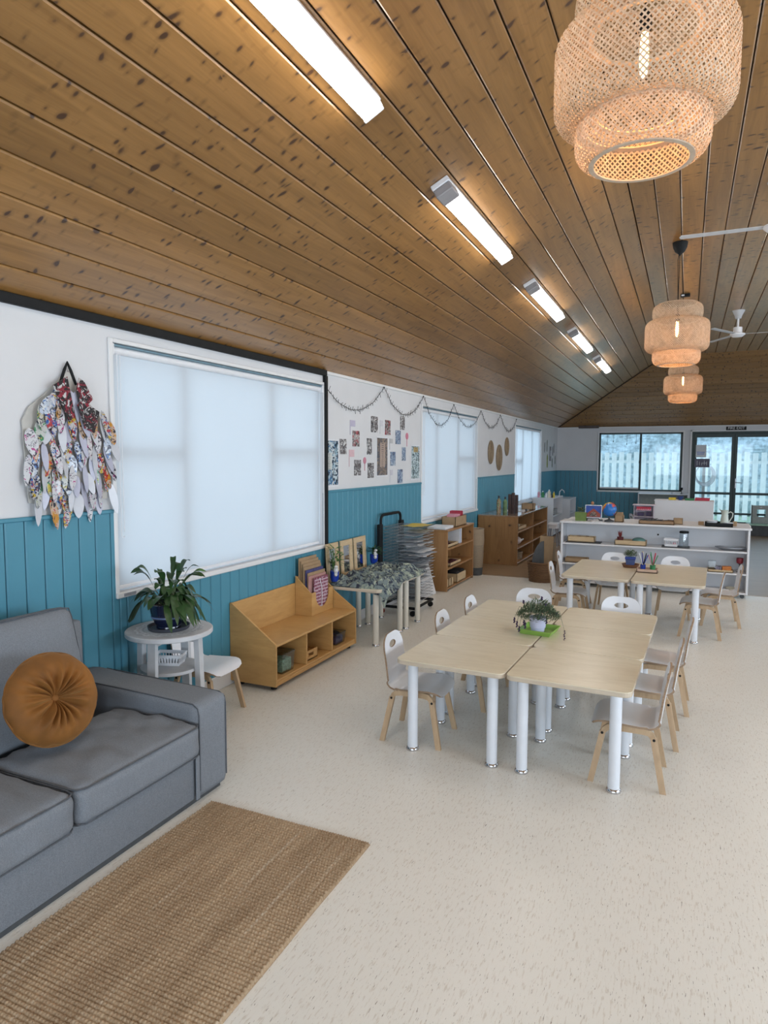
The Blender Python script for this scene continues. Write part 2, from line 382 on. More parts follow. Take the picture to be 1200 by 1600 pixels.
m_wick = wick('brown_wicker', (.085, .040, .018), (.22, .12, .055)); m_wick2 = wick('pale_wicker', (.20, .15, .10), (.33, .26, .18)); m_liner = plain('tan_liner', (.33, .25, .17), .9, var=.08)
m_grass = plain('lawn', (.46, .58, .42), .9, var=.25, vs_=6); m_conc = plain('pale_concrete', (.55, .56, .56), .8, var=.05)  # bright outdoor haze is put into the lawn's pale green
m_fence = plain('pale_fence_timber', (.66, .67, .66), .8, var=.12, vs_=4); m_hedge = plain('hazed_hedge', (.42, .50, .54), .9, var=.4, vs_=9)  # haze beyond the far glass is painted into fence and hedge colours

# ------------------------------------------------------------------ the shell
WX = -2.716; RX = 3.80; FY = 15.58; BY = -2.6; ZW = 2.2; FX0 = -.44; FX1 = 1.52; SL = .5138; ZC = ZW+SL*(FX0-WX); HY = FY-(FX0-WX)
fl = struct(B('floor', floor_mat(), (WX-.15, RX+.15, BY-.15, 8.30, -.1, 0), b=0))
struct(B('floor', woodfloor_mat(), (WX-.15, RX+.15, 8.30, FY+.15, -.1, 0.0), b=0)); 
struct(B('trim_1', plain('floor_joint_strip', (.42, .36, .30), .5, var=.1), (WX, RX, 8.285, 8.315, 0.0, .004), b=.001))
# ceiling: backing planes with board children
cb = M()
def slab(P): cb.add([Vector(p)+Vector((0, 0, .03)) for p in P]+[Vector(p)+Vector((0, 0, .09)) for p in P], [[0, 1, 2, 3], [7, 6, 5, 4], [0, 4, 5, 1], [1, 5, 6, 2], [2, 6, 7, 3], [3, 7, 4, 0]])
slab([(WX-.1, BY, ZW-.0514), (FX0, BY, ZC), (FX0, HY, ZC), (WX-.1, FY+.1, ZW-.0514)])
slab([(FX0, BY, ZC), (FX1, BY, ZC), (FX1, HY, ZC), (FX0, HY, ZC)])
slab([(FX1, BY, ZC), (RX+.1, BY, ZW-.0514), (RX+.1, FY+.1, ZW-.0514), (FX1, HY, ZC)])
slab([(FX0, HY, ZC), (FX1, HY, ZC), (RX+.1, FY+.1, ZW-.0514), (WX-.1, FY+.1, ZW-.0514)])
ceiling = struct(cb.build('ceiling', m_ceilback))
def board(c0, c1, n, along0, along1, mat, parent, name='plank'):
    """c0,c1: functions t->(point) for the two long edges ; tongue-and-groove board with chamfered edges, thickness into -n"""
    g = .0035; ch = .006; th = .018
    P = []
    for (pA, pB) in ((c0(0), c1(0)), (c0(1), c1(1))):
        pA, pB = Vector(pA), Vector(pB); d = (pB-pA).normalized(); w_ = (pB-pA).length
        nn = Vector(n)
        P += [pA+d*g-nn*th, pA+d*g-nn*ch*.7, pA+d*(g+ch), pB-d*(g+ch), pB-d*g-nn*ch*.7, pB-d*g-nn*th]
    F = [[0, 1, 7, 6], [1, 2, 8, 7], [2, 3, 9, 8], [3, 4, 10, 9], [4, 5, 11, 10], [0, 6, 11, 5], [5, 4, 3, 2, 1, 0], [6, 7, 8, 9, 10, 11]]
    m = M(); m.add(P, F); return m.build(name, mat, parent)
L = math.hypot(1, SL)
nL = Vector((SL, 0, -1)).normalized()  # room-facing normal of left slope
xs = [WX]+[-2.569+.1535*k for k in range(0, 14)]+[FX0]
xs = [x for x in xs if x <= FX0+1e-6]
if xs[-1]-xs[-2] < .05: xs.pop(-2)
for a, b in zip(xs[:-1], xs[1:]):
    z = lambda x: ZW+SL*(x-WX)
    # near and far pieces: the boards run the length of the room to the hip
    board(lambda t: (a, BY+(FY-(a-WX)-BY)*t, z(a)), lambda t: (b, BY+(FY-(b-WX)-BY)*t, z(b)), nL, 0, 1, m_ceilY, ceiling)
k = 0
while FX0+.163*k < FX1-.01:
    a = FX0+.1633*k; b = min(FX1, a+.1633)
    board(lambda t: (a, BY+(HY-BY)*t, ZC), lambda t: (b, BY+(HY-BY)*t, ZC), (0, 0, -1), 0, 1, m_ceilY, ceiling); k += 1
nR = Vector((-SL, 0, -1)).normalized()
for k in range(15):
    a = FX1+.152*k; b = a+.152; z = lambda x: ZC-SL*(x-FX1)
    ya = FY-(WX*0+(RX-a)); yb = FY-(RX-b)
    board(lambda t: (a, BY+(ya-BY)*t, z(a)), lambda t: (b, BY+(yb-BY)*t, z(b)), nR, 0, 1, m_ceilY, ceiling)
nH = Vector((0, -SL, -1)).normalized()
nb = 15; dy = (FY-HY)/nb
for k in range(nb):
    a = FY-dy*k; b = a-dy; z = lambda y: ZW+SL*(FY-y)
    board(lambda t: (WX+(FY-a)+(RX-WX-2*(FY-a))*t, a, z(a)), lambda t: (WX+(FY-b)+(RX-WX-2*(FY-b))*t, b, z(b)), nH, 0, 1, m_ceilX, ceiling)
# dark cover strips in the folds
tr = M(); tr.tube([(WX+.03, FY-.03, ZW+.003), (FX0, HY, ZC-.010)], .010, 4); struct(tr.build('trim_2', plain('dark_hip_strip', (.03, .018, .01), .6, var=.2)))

# walls: [y0,y1,z0,z1] windows
wins = [(2.60, 4.785, .785, 2.085), (7.02, 9.17, .785, 2.075), (11.46, 13.72, .70, 2.07)]
def wall_with_holes(fx, s0, s1, top, holes, name):
    m = M(); s = s0
    for (a, b, z0, z1) in holes:
        fx(m, s, a, 0, top); fx(m, a, b, 0, z0); fx(m, a, b, z1, top); s = b
    fx(m, s, s1, 0, top); return m
wl = struct(wall_with_holes(lambda m, a, b, c, d: m.box(WX-.14, WX, a, b, c, d), BY, FY, ZW, wins, '').build('wall_left', m_white))
wr = struct(wall_with_holes(lambda m, a, b, c, d: m.box(RX, RX+.14, a, b, c, d), BY, FY, ZW, [(1.0, 4.0, .8, 2.1), (6, 9, .8, 2.1), (11, 14, .8, 2.1)], '').build('wall_right', m_white))
wb = struct(wall_with_holes(lambda m, a, b, c, d: m.box(a, b, BY-.14, BY, c, d), WX-.14, RX+.14, ZW+.02, [(-1.4, 2.6, .75, 2.15)], '').build('wall_back', m_white))
gb = M(); gb.prism([(WX, ZW), (RX, ZW), (FX1, ZC+.03), (FX0, ZC+.03)], 1, BY-.14, BY-.001); g_ = gb.build('gable_panel', m_white, wb)
wf = struct(wall_with_holes(lambda m, a, b, c, d: m.box(a, b, FY, FY+.14, c, d), WX-.14, RX+.14, ZW-.005, [(-1.80, -.10, .80, 2.065), (.075, 1.80, 0, 2.07)], '').build('wall_far', m_white))
DZ = 1.21
def vboard(parent, axis, s, e, z0, z1):
    g = .0022; ch = .005; th = .012
    if axis == 'L':
        P = [(WX, s+g, 0), (WX+th-ch, s+g, 0), (WX+th, s+g+ch, 0), (WX+th, e-g-ch, 0), (WX+th-ch, e-g, 0), (WX, e-g, 0)]
    else:
        P = [(s+g, FY, 0), (s+g, FY-th+ch, 0), (s+g+ch, FY-th, 0), (e-g-ch, FY-th, 0), (e-g, FY-th+ch, 0), (e-g, FY, 0)]
    return [(p[0], p[1], z0) for p in P]+[(p[0], p[1], z1) for p in P]
VF = [[0, 1, 7, 6], [1, 2, 8, 7], [2, 3, 9, 8], [3, 4, 10, 9], [4, 5, 11, 10], [5, 4, 3, 2, 1, 0], [6, 7, 8, 9, 10, 11]]
m_tealback = plain('teal_groove', (.040, .125, .17), .6, var=.1)
bk = M(); far_ = M(); y = -.60; PW = .0985
def seglist(y0, y1):
    out = []
    for (a, b, z0, z1) in wins:
        if y1 <= a or y0 >= b: continue
        if y0 < a: out.append((y0, a, DZ))
        out.append((max(y0, a), min(y1, b), z0-.028))
        if y1 > b: out.append((b, y1, DZ))
        return out
    return [(y0, y1, DZ)]
n_b = 0
while y < FY-.01:
    for (a, b, zt) in seglist(y, min(y+PW, FY)):
        if b-a < .012: continue
        P = vboard(wl, 'L', a, b, .095, zt)
        if a < 8.6:
            m = M(); m.add(P, VF); m.build('wall_board', m_teal, wl)
        else: far_.add(P, VF)
    y += PW
o = far_.build('wall_boards_far', m_teal, wl); o['kind'] = 'stuff'
for (a, b, zt) in [(-.6, wins[0][0], DZ)]+[(wins[i][1], wins[i+1][0], DZ) for i in range(2)]+[(wins[2][1], FY, DZ)]+[(w_[0], w_[1], w_[2]-.03) for w_ in wins]:
    bk.box(WX, WX+.004, a, b, .09, zt-.002)
bk.build('board_backing', m_tealback, wl)
dr = M()
for a, b in [(-.6, 2.572), (4.84, 6.99), (9.20, 11.43), (13.75, FY)]: dr.box(WX, WX+.020, a, b, DZ-.002, DZ+.018, b=.004)
dr.build('dado_rail', m_teal, wl)
bb = M()
bb.box(WX, WX+.016, -.6, FY, 0, .095, b=.004); struct(bb.build('baseboard_left', m_trim))
m = M(); 
for k in range(9):
    P = vboard(wf, 'F', WX+.0985*k, min(WX+.0985*(k+1), -1.83), .095, DZ); m.add(P, VF)
for k in range(17):
    P = vboard(wf, 'F', -1.83+.1*k, -1.83+.1*(k+1), .095, .77); m.add(P, VF)
o = m.build('wall_boards', m_teal, wf); o['kind'] = 'stuff'
B('dado_rail', m_teal, (WX, -1.84, FY-.02, FY, DZ-.002, DZ+.018), wf)
struct(B('baseboard_far', m_trim, (WX, .07, FY-.016, FY, 0, .095)))
# black cover strip along the ceiling and the black post
struct(B('trim_3', m_black, (WX, WX+.028, -.6, 4.82, ZW-.040, ZW+.006), b=.003))
struct(B('trim_4', m_black, (WX, WX+.030, 4.79, 4.828, .5, ZW-.04), b=.003))
struct(B('trim_5', m_trim, (WX, WX+.012, 4.83, FY, ZW-.022, ZW+.004), b=.003))
struct(B('trim_6', m_trim, (WX, RX, FY-.012, FY, ZW-.022, ZW), b=.003))

# ------------------------------------------------------------------ windows in the left wall
def chain(parent, y, z0, z1):
    m = M(); m.tube([(WX+.028, y, z0+(z1-z0)*t/10+0) for t in range(11)], .0022, 5); m.tube([(WX+.028, y+.02, z0+.02+(z1-z0-.02)*t/10) for t in range(11)], .0022, 5)
    m.tube([(WX+.028, y+.01-.01*cos(PI*t/6), z0-.008*sin(PI*t/6)) for t in range(7)], .0022, 5); m.build('pull_chain', m_plastw, parent)
def window(i, a, b, z0, z1, mull, trans, bm_, wavy=False):
    w_ = M()
    for (p, q, r, s) in ((a-.028, a, z0-.028, z1+.022), (b, b+.028, z0-.028, z1+.022), (a, b, z1, z1+.022)): w_.box(WX, WX+.014, p, q, r, s, b=.003)
    w_.box(WX-.01, WX+.026, a-.028, b+.028, z0-.030, z0, b=.005)
    win = struct(w_.build('window_%d' % i, m_trim))
    f = M(); X0, X1 = WX-.115, WX-.075
    f.box(X0, X1, a, b, z0, z0+.05); f.box(X0, X1, a, b, z1-.05, z1); f.box(X0, X1, a, a+.05, z0, z1); f.box(X0, X1, b-.05, b, z0, z1)
    for y in mull: f.box(X0, X1+.005, y-.028, y+.028, z0, z1)
    for (p, q, z) in trans: f.box(X0, X1+.005, p, q, z-.026, z+.026)
    f.build('window_frame', m_trim, win)
    ed = [a]+mull+[b]
    for p, q in zip(ed[:-1], ed[1:]): B('pane', m_glass, (WX-.098, WX-.094, p+.02, q-.02, z0+.04, z1-.04), win, b=0)
    bl = M()
    def fn(u, v):
        y = a+.012+(b-a-.024)*u; z = z0+.012+(z1-.035-z0-.012)*v
        x = WX-.030+(.004*sin(y*31+z*2) + .005*sin(y*9+1.5*sin(z*3)) if wavy else .0025*sin(y*2.3+z*1.1))
        return (x, y, z)
    bl.grid(fn, 60 if wavy else 24, 12); bl.build('blind', bm_, win, smooth=True, ang=180)
    h = M(); h.tube([(WX-.028, a+.01, z1-.032), (WX-.028, b-.01, z1-.032)], .022, 12); h.build('blind_roller', m_plastw, win, smooth=True)
    h = M(); h.box(WX-.05, WX+.010, a+.002, a+.012, z1-.062, z1-.004, b=.002); h.box(WX-.05, WX+.010, b-.012, b-.002, z1-.062, z1-.004, b=.002); h.build('roller_bracket', m_plastw, win)
    B('head_rail', plain('blue_grey_rail', (.16, .27, .34), .35, .3, var=.1), (WX-.012, WX+.004, a+.014, b-.014, z1-.016, z1-.004), win, b=.002)
    h = M(); h.box(WX-.036, WX-.024, a+.014, b-.014, z0+.006, z0+.028, b=.004); h.build('bottom_bar', m_plastw, win)
    chain(win, a+.008, z0+.30, z1-.06); return win
w1 = window(1, *wins[0], [3.18, 4.11], [(2.60, 3.18, 1.53), (4.11, 4.785, 1.545)], m_blind)
B('maker_label', plain('grey_label', (.30, .32, .36), .5, var=.2, vs_=300), (WX+.0262, WX+.0275, 2.615, 2.70, .762, .778), w1, b=0)
w2 = window(2, *wins[1], [7.60, 8.42], [(8.42, 9.17, 1.50)], m_blind)
w3 = window(3, *wins[2], [12.2, 13.0], [(11.46, 12.2, 1.45)], m_blind3, True)

# ------------------------------------------------------------------ far window, doors, sign
fwn = M()
for (p, q, r, s) in ((-1.83, -1.80, .77, 2.095), (-.10, -.07, .77, 2.095), (-1.8, -.1, 2.065, 2.095), (-1.83, -.07, .765, .80)): fwn.box(p, q, FY-.016, FY, r, s, b=.003)
win4 = struct(fwn.build('window_4', m_trim))
f = M(); f.box(-1.80, -.10, FY, FY+.06, .80, .835, b=.004); f.box(-1.80, -.10, FY, FY+.06, 2.03, 2.065, b=.004); f.box(-1.80, -1.765, FY, FY+.06, .8, 2.065, b=.004); f.box(-.145, -.10, FY, FY+.06, .8, 2.065, b=.004); f.box(-.955, -.915, FY-.006, FY+.06, .8, 2.065, b=.004)
f.build('window_frame', m_darkgreen, win4)
B('sash', m_trim, (-1.765, -.955, FY+.02, FY+.05, .835, .87), win4); B('pane', m_glass, (-1.77, -.95, FY+.034, FY+.038, .83, 2.035), win4, b=0); B('pane', m_glass, (-.92, -.14, FY+.034, FY+.038, .83, 2.035), win4, b=0)
B('latch', m_black, (-.962, -.945, FY-.02, FY-.006, 1.40, 1.46), win4)
fr = M(); fr.box(.075, .115, FY-.01, FY+.08, 0, 2.07, b=.004); fr.box(1.76, 1.80, FY-.01, FY+.08, 0, 2.07, b=.004); fr.box(.115, 1.76, FY-.01, FY+.08, 2.03, 2.07, b=.004); fr.box(.115, 1.76, FY-.01, FY+.08, 0, .03, b=.004)
d1 = struct(fr.build('door_1', m_darkgreen))
def leaf(x0, x1, hx):
    m = M(); Z = [(.03, .20), (.345, .385), (.76, .81), (1.95, 2.03)]
    m.box(x0, x0+.055, FY+.01, FY+.055, .03, 2.03, b=.004); m.box(x1-.055, x1, FY+.01, FY+.055, .03, 2.03, b=.004)
    for a, b in Z: m.box(x0+.05, x1-.05, FY+.01, FY+.055, a, b, b=.004)
    o = m.build('door_leaf', m_darkgreen, d1)
    for a, b in ((.2, .345), (.385, .76), (.81, 1.95)): B('pane', m_glass, (x0+.045, x1-.045, FY+.030, FY+.034, a-.005, b+.005), o, b=0)
    if hx:
        h = M(); h.box(hx-.014, hx+.014, FY-.002, FY+.012, .90, 1.10, b=.004); h.tube([(hx, FY, 1.02), (hx, FY-.05, 1.02), (hx+.11, FY-.05, 1.015)], .009, 8); h.build('door_handle', m_steel, o)
leaf(.115, .878, None); leaf(.878, 1.76, .925)
# door trim
dt = M(); dt.box(.04, .075, FY-.016, FY, 0, 2.10, b=.003); dt.box(.04, 1.84, FY-.016, FY, 2.07, 2.10, b=.003); struct(dt.build('trim_7', m_trim))
sg = thing('exit_sign', 'small black sign with white FIRE EXIT lettering above the glass doors', 'sign', (.89, FY-.012, 2.132))
B('sign_board', m_black, (-.185, .185, -.012, 0, -.040, .036), sg)
def text(s_, size, mat, parent, loc, rot=(rad(90), 0, 0), name='lettering', ext=.001, sx=1):
    cu = bpy.data.curves.new(name, 'FONT'); cu.body = s_; cu.size = size; cu.extrude = ext; cu.align_x = 'CENTER'; cu.align_y = 'CENTER'; cu.resolution_u = 2
    t = bpy.data.objects.new(name, cu); C.objects.link(t)
    dg = bpy.context.evaluated_depsgraph_get(); me = bpy.data.meshes.new_from_object(t.evaluated_get(dg)); bpy.data.objects.remove(t)
    me.materials.clear(); me.materials.append(mat); o = bpy.data.objects.new(name, me); C.objects.link(o); o.parent = parent; o.location = loc; o.rotation_euler = rot; o.scale = (sx, 1, 1); return o
text('FIRE EXIT', .076, m_plastw, sg, (0, -.0135, 0), sx=.98)
# notices on the door glass
nt_ = thing('door_notice', 'pale paper notice with blue lines on the left door pane, upper one', 'notice', (.255, FY+.004, 1.665))
B('sheet', m_paper, (-.10, .10, 0, .002, -.13, .13), nt_, b=0)
m = M(); m.box(-.08, .07, -.001, 0, -.035, -.015); m.box(-.08, .06, -.001, 0, -.070, -.050); m.build('printed_lines', m_blue, nt_)
nt_ = thing('door_notice', 'dark grey notice with pale markings under the pale one on the left door pane', 'notice', (.285, FY+.004, 1.415))
B('sheet', plain('slate_card', (.10, .09, .14), .5, var=.2), (-.14, .14, 0, .002, -.09, .09), nt_, b=0)
mk = M()
for k in range(5): mk.box(-.10+.045*k, -.092+.045*k, -.001, 0, -.05+.01*(k % 2), .05-.02*((k*7) % 3))
mk.box(.0, .09, -.001, 0, -.005, .003); mk.build('pale_marks', m_paper, nt_)

# ------------------------------------------------------------------ outside the far glass
struct(B('ground_outside', m_grass, (-30, 30, 17.6, 40, -.25, -.18), b=0)); struct(B('terrace_outside', m_conc, (-6, 8, FY+.14, 17.6, -.25, -.04), b=0))
struct(B('ground_left_outside', m_conc, (-30, WX-.14, -10, 17, -.35, -.25), b=0))
fe = thing('garden_fence', 'pale vertical paling fence across the lawn beyond the far glass', 'fence', (0, 20.5, -.18))
for z in (.55, 1.55): B('rail', m_fence, (-8, 8, .0, .04, z, z+.08), fe)
pal = None
for k in range(80):
    if pal is None: pal = B('paling', m_fence, (0, .13, -.025, 0, 0, 1.85), fe, b=.004); pal.location = (-8, 0, 0)
    else:
        o = pal.copy(); C.objects.link(o); o.location = (-8+.2*k, 0, .02*sin(k*2.7))
hd = M(); hd.rbox(9, .5, 1.5, .3, 30, lambda q, c: q+Vector((0, .2*mnoise.noise(q*1.7), .25*mnoise.noise(q*.9+Vector((3, 1, 2)))))); tag(hd.build('hedge', m_hedge, loc=(0, 22.6, 1.3)), 'haze-paled hedge rising behind the pale paling fence outside', 'hedge')
hz = M()
for k in range(4): hz.tube([(.16*(1+.07*k)*cos(2*PI*t/24)+.01*k, .02*k, .19*(1+.06*k)*sin(2*PI*t/24)-.01*k) for t in range(24)], .009, 6, closed=True)
hz.box(-.02, .02, .0, .09, .16, .24, b=.004); tag(hz.build('garden_hose', m_plastw, loc=(.33, FY+.17, 1.18)), 'coiled white hose hanging outside behind the left door pane', 'hose')
post_h = B('hose_post', m_fence, (-.03, .03, 0, .06, -1.22, .3), None, loc=(.33, FY+.27, 1.18)); tag(post_h, 'pale post outside that carries the coiled white hose', 'post')
for k, (x, l) in enumerate(((-1.63, .20), (-1.50, .14), (-1.22, .20), (-1.03, .18))):
    c_ = thing('hanging_ornament', ['thin dark hanging ornament in the far window, nearest the left frame', 'short dark hanging ornament, second from left in far window', 'dark hanging ornament just left of the far window mullion', 'dark hanging ornament close beside the far window mullion'][k], 'ornament', (x, FY+.015, 2.03))
    m = M(); m.tube([(0, 0, 0), (.002, 0, -l*.6), (-.004, 0, -l)], .0025, 5); m.build('string', m_black, c_)
    m = M(); m.ball((-.004, 0, -l-.01), (.009, .006, .02), 8, 6); m.build('drop', m_dark, c_, smooth=True)

# ------------------------------------------------------------------ ceiling lights
def batten(y0, y1, x, z, nrm, label, grp):
    t = thing('ceiling_light', label, 'light', (x, (y0+y1)/2, z), 0, grp)
    t.rotation_euler = (0, -math.atan(SL) if nrm == 'L' else 0, 0)
    h = (y1-y0)/2
    m = M(); m.box(-.052, .052, -h-.004, h+.004, -.030, 0, b=.004); m.build('housing', m_plastw, t)
    m = M()
    m.prism([(-.043, -.030), (-.047, -.052), (-.040, -.066), (-.02, -.072), (.02, -.072), (.040, -.066), (.047, -.052), (.043, -.030)], 1, -h+.13, h-.012); m.build('diffuser', m_tube, t, smooth=True, ang=50)
    m = M(); m.box(-.050, .050, -h, -h+.13, -.076, -.030, b=.006); m.build('end_cap', plain('shaded_end_cap', (.30, .29, .30), .4, var=.05), t); m = M(); m.box(-.048, .048, h-.012, h, -.074, -.030, b=.004); m.build('end_cap', m_plastw, t)  # shade on the near cap is put into its grey colour
ys = [(1.20, 2.585), (3.44, 4.80), (5.63, 7.00), (7.84, 9.23), (10.07, 11.49)]
lx = -1.248; lz = ZW+SL*(lx-WX)
nms = ['nearest lit batten light on the timber slope, running out of the frame', 'second lit batten light from the camera on the timber slope', 'third lit batten light, middle one of the row of five', 'fourth lit batten light from the camera, small in the distance', 'farthest lit batten light of the row, next to the hip']
for (a, b), l in zip(ys, nms): batten(a, b, lx, lz, 'L', l, 'batten lights in a row on the left slope')
for a, b in ys[:4]: batten(a, b, 1.25, ZC, 'F', 'added batten light on the flat ceiling, unseen right of the frame', 'added batten lights on the flat ceiling')  # added row out of view, makes the glow on the right ceiling boards

# ------------------------------------------------------------------ woven pendants
def tier_profile(R, h, rin):
    rc = min(.055, h*.42); P = []
    P.append((rin, 0.0)); P.append((rin+(R-rc-rin)*.5, .001)); 
    for k in range(6): a = -PI/2+PI/2*k/5; P.append((R-rc+rc*cos(a), rc+rc*sin(a)))
    P.append((R, h*.5))
    for k in range(6): a = PI/2*k/5; P.append((R-rc+rc*cos(a), h-rc+rc*sin(a)))
    P.append((rin+(R-rc-rin)*.4, h)); return P
def weave(R, h, rin, pitch):
    P = tier_profile(R, h, rin); acc = [0]
    for p, q in zip(P[:-1], P[1:]): acc.append(acc[-1]+math.hypot(q[0]-p[0], q[1]-p[1]))
    T = acc[-1]
    def at(s):
        s = max(0, min(T, s))
        for i in range(len(P)-1):
            if s <= acc[i+1]+1e-12:
                t = (s-acc[i])/max(1e-9, acc[i+1]-acc[i]); p = (P[i][0]+(P[i+1][0]-P[i][0])*t, P[i][1]+(P[i+1][1]-P[i][1])*t)
                d = Vector((P[i+1][0]-P[i][0], P[i+1][1]-P[i][1])).normalized(); return p, (d.y, -d.x)
    n = int(2*PI*R/pitch); n -= n % 2
    sw = pitch*.385/R/2*1.0; m = M(); ns = 40
    for s_ in (1, -1):
        for k in range(n):
            a0 = 2*PI*k/n; P_ = []
            for j in range(ns+1):
                s = T*j/ns; (r, z), (nr, nz) = at(s); ang = a0+s_*s/R*.95
                # over-under offset
                ph = (s/R*.95)*n/(2*PI)*2
                off = .0011*s_*(1 if (int(ph*1.0+ (k % 2)) % 2 == 0) else -1)+.0002*s_
                r2 = r+nr*off; z2 = z+nz*off
                P_.append((r2*cos(ang-sw), r2*sin(ang-sw), z2)); P_.append((r2*cos(ang+sw), r2*sin(ang+sw), z2))
            m.add(P_, [[2*j, 2*j+1, 2*j+3, 2*j+2] for j in range(ns)])
    return m
def ring(m, R, z, w_=.010, t=.004, n=48): m.lathe([(R-w_, z-t/2), (R+w_, z-t/2), (R+w_, z+t/2), (R-w_, z+t/2), (R-w_, z-t/2)], n, cap=False)
tiers = [('upper_shade', .205, .150, .150, .375), ('middle_shade', .263, .270, .170, .115), ('lower_shade', .197, .150, .138, 0.0)]
_wv = {}
def pendant(loc, label):
    t = thing('woven_pendant_lamp', label, 'lamp', loc, 0, 'woven bamboo pendant lamps hanging in a row')
    for nme, R, h, rin, z in tiers:
        if nme in _wv:
            src, kids = _wv[nme]; o = src.copy(); C.objects.link(o); o.parent = t
            for q in kids: c_ = q.copy(); C.objects.link(c_); c_.parent = o
            continue
        m = weave(R, h, rin, .0175); o = m.build(nme, m_bam, t, smooth=False, flip=False); o.location = (0, 0, z)
        m = M(); ring(m, rin+.008, 0, .008 if nme != 'middle_shade' else .012); m.build('rim', m_bamrim, o, smooth=True)
        m = M(); ring(m, rin+.004, h, .010); m.build('rim', m_bamrim, o, smooth=True)
        _wv[nme] = (o, [q for q in bpy.data.objects if q.parent == o])
    m = M()
    zt = ZC-loc[2]
    for dx in (0, .014): m.tube([(dx*.2, 0, .43), (dx*-1, 0, .9 if zt > .95 else zt*.9), (dx*.1, 0, zt-.05)], .0028, 6)
    m.build('cord', m_black, t)
    m = M(); m.lathe([(.062, 0), (.062, -.012), (.056, -.045), (.040, -.078), (.014, -.098), (.006, -.112)], 24, (0, 0, zt)); m.build('ceiling_cup', m_black, t, smooth=True)
    m = M(); m.lathe([(.008, .44), (.017, .435), (.020, .39), (.018, .375)], 16); m.build('bulb_socket', m_black, t, smooth=True)
    m = M(); m.lathe([(.010, .377), (.012, .35), (.014, .30), (.011, .26), (.004, .245)], 16); m.build('bulb', m_bulb, t, smooth=True)
    l = bpy.data.lights.new('pendant_glow', 'POINT'); l.energy = 3.6; l.color = (1, .42, .12); l.shadow_soft_size = .03
    lo = bpy.data.objects.new('pendant_glow', l); C.objects.link(lo); lo.location = (loc[0], loc[1], loc[2]+.13)
    return t
pendant((-.165, 2.27, 2.410), 'large woven bamboo pendant lamp nearest the camera, cut by the top edge')
pendant((-.125, 6.49, 2.322), 'woven bamboo pendant lamp in the middle, hanging from a black cup')
pendant((-.10, 10.8, 2.322), 'smallest woven bamboo pendant lamp, farthest away in the row')

# ------------------------------------------------------------------ ceiling fans
def fan(loc, rz, label):
    t = thing('ceiling_fan', label, 'fan', loc, rz, 'white three-bladed ceiling fans')
    m = M(); m.lathe([(.075, 0), (.070, -.012), (.045, -.060), (.034, -.100), (.0, -.101)], 24); m.build('canopy', m_greywhite, t, smooth=True)
    m = M(); m.lathe([(.013, -.09), (.013, -.21)], 12); m.build('rod', m_plastw, t, smooth=True)
    m = M(); m.lathe([(.02, -.205), (.052, -.208), (.054, -.275), (.05, -.28), (.088, -.288), (.088, -.300), (.060, -.325), (.02, -.332), (0, -.332)], 28); m.build('motor', m_plastw, t, smooth=True)
    for k in range(3):
        a = k*2*PI/3; mt = Matrix.Rotation(a, 4, 'Z') @ Matrix.Translation((0, 0, -.293)) @ Matrix.Rotation(rad(9), 4, 'X')
        q = M(); q.add([mt @ Vector(p) for p in [(.07, -.022, 0), (.60, -.026, 0), (.612, 0, 0), (.60, .026, 0), (.07, .022, 0), (.07, -.022, .004), (.60, -.026, .004), (.612, 0, .004), (.60, .026, .004), (.07, .022, .004)]], [[4, 3, 2, 1, 0], [5, 6, 7, 8, 9], [0, 1, 6, 5], [1, 2, 7, 6], [2, 3, 8, 7], [3, 4, 9, 8], [4, 0, 5, 9]]); q.build('blade', m_greywhite, t)
    return t
fn1 = fan((.50, 5.36, ZC), rad(180), 'white ceiling fan cut by the right edge, its blade reaching toward the black cup')
dup(fn1, (.52, 9.70, ZC), 0, 'small white ceiling fan in the distance right of the middle pendant')
sm = thing('ceiling_sensor', 'small black sensor with a pale lens on the flat ceiling above the middle pendant', 'sensor', (-.09, 8.5, ZC))
B('body', m_black, (-.05, .05, -.03, .03, -.03, 0), sm); B('lens', m_plastw, (-.04, -.01, -.035, -.03, -.026, -.01), sm, b=.001)
sp = thing('wall_fitting', 'brown box-shaped fitting with a small bright spot at the top left of the far wall', 'fitting', (-2.03, FY-.03, 2.20))
B('cover', plain('brown_cover', (.07, .05, .045), .5, var=.2), (-.22, .22, -.03, .02, -.03, .12), sp, b=.01); m = M(); m.ball((.04, -.034, .06), .016); m.build('lens', m_chrome, sp, smooth=True)

# ------------------------------------------------------------------ rug
def rugf():
    x0, x1, y0, y1 = -1.838, -1.068, .55, 2.245
    nx = int((x1-x0)/.0032); ny = int((y1-y0)/.0030); m = M()
    def fn(u, v):
        x = x0+(x1-x0)*u; yy = y0+(y1-y0)*v
        row = yy/.0155; k = math.floor(row); fr_ = row-k
        bead = x/.0120+(.5 if k % 2 else 0)
        h = .0045+.0095*abs(sin(PI*fr_))**.6*(.55+.45*abs(sin(PI*bead)))+.0015*mnoise.noise(Vector((x*60, yy*60, 0)))
        e = min(u, 1-u, v*2, (1-v)*2)
        if e < .006: h *= .3
        yo = .012*mnoise.noise(Vector((x*4, 1, 0)))*max(0, (v-.97)/.03); xo = .006*mnoise.noise(Vector((5, yy*3, 0)))
        return (x+xo, yy+yo, h if e > 1e-6 else .0005)
    m.grid(fn, nx, ny)
    o = m.build('rug', rug_mat(), smooth=True, flip=False, ang=180); tag(o, 'brown ribbed jute rug lying on the floor in front of the sofa', 'rug')
rugf()

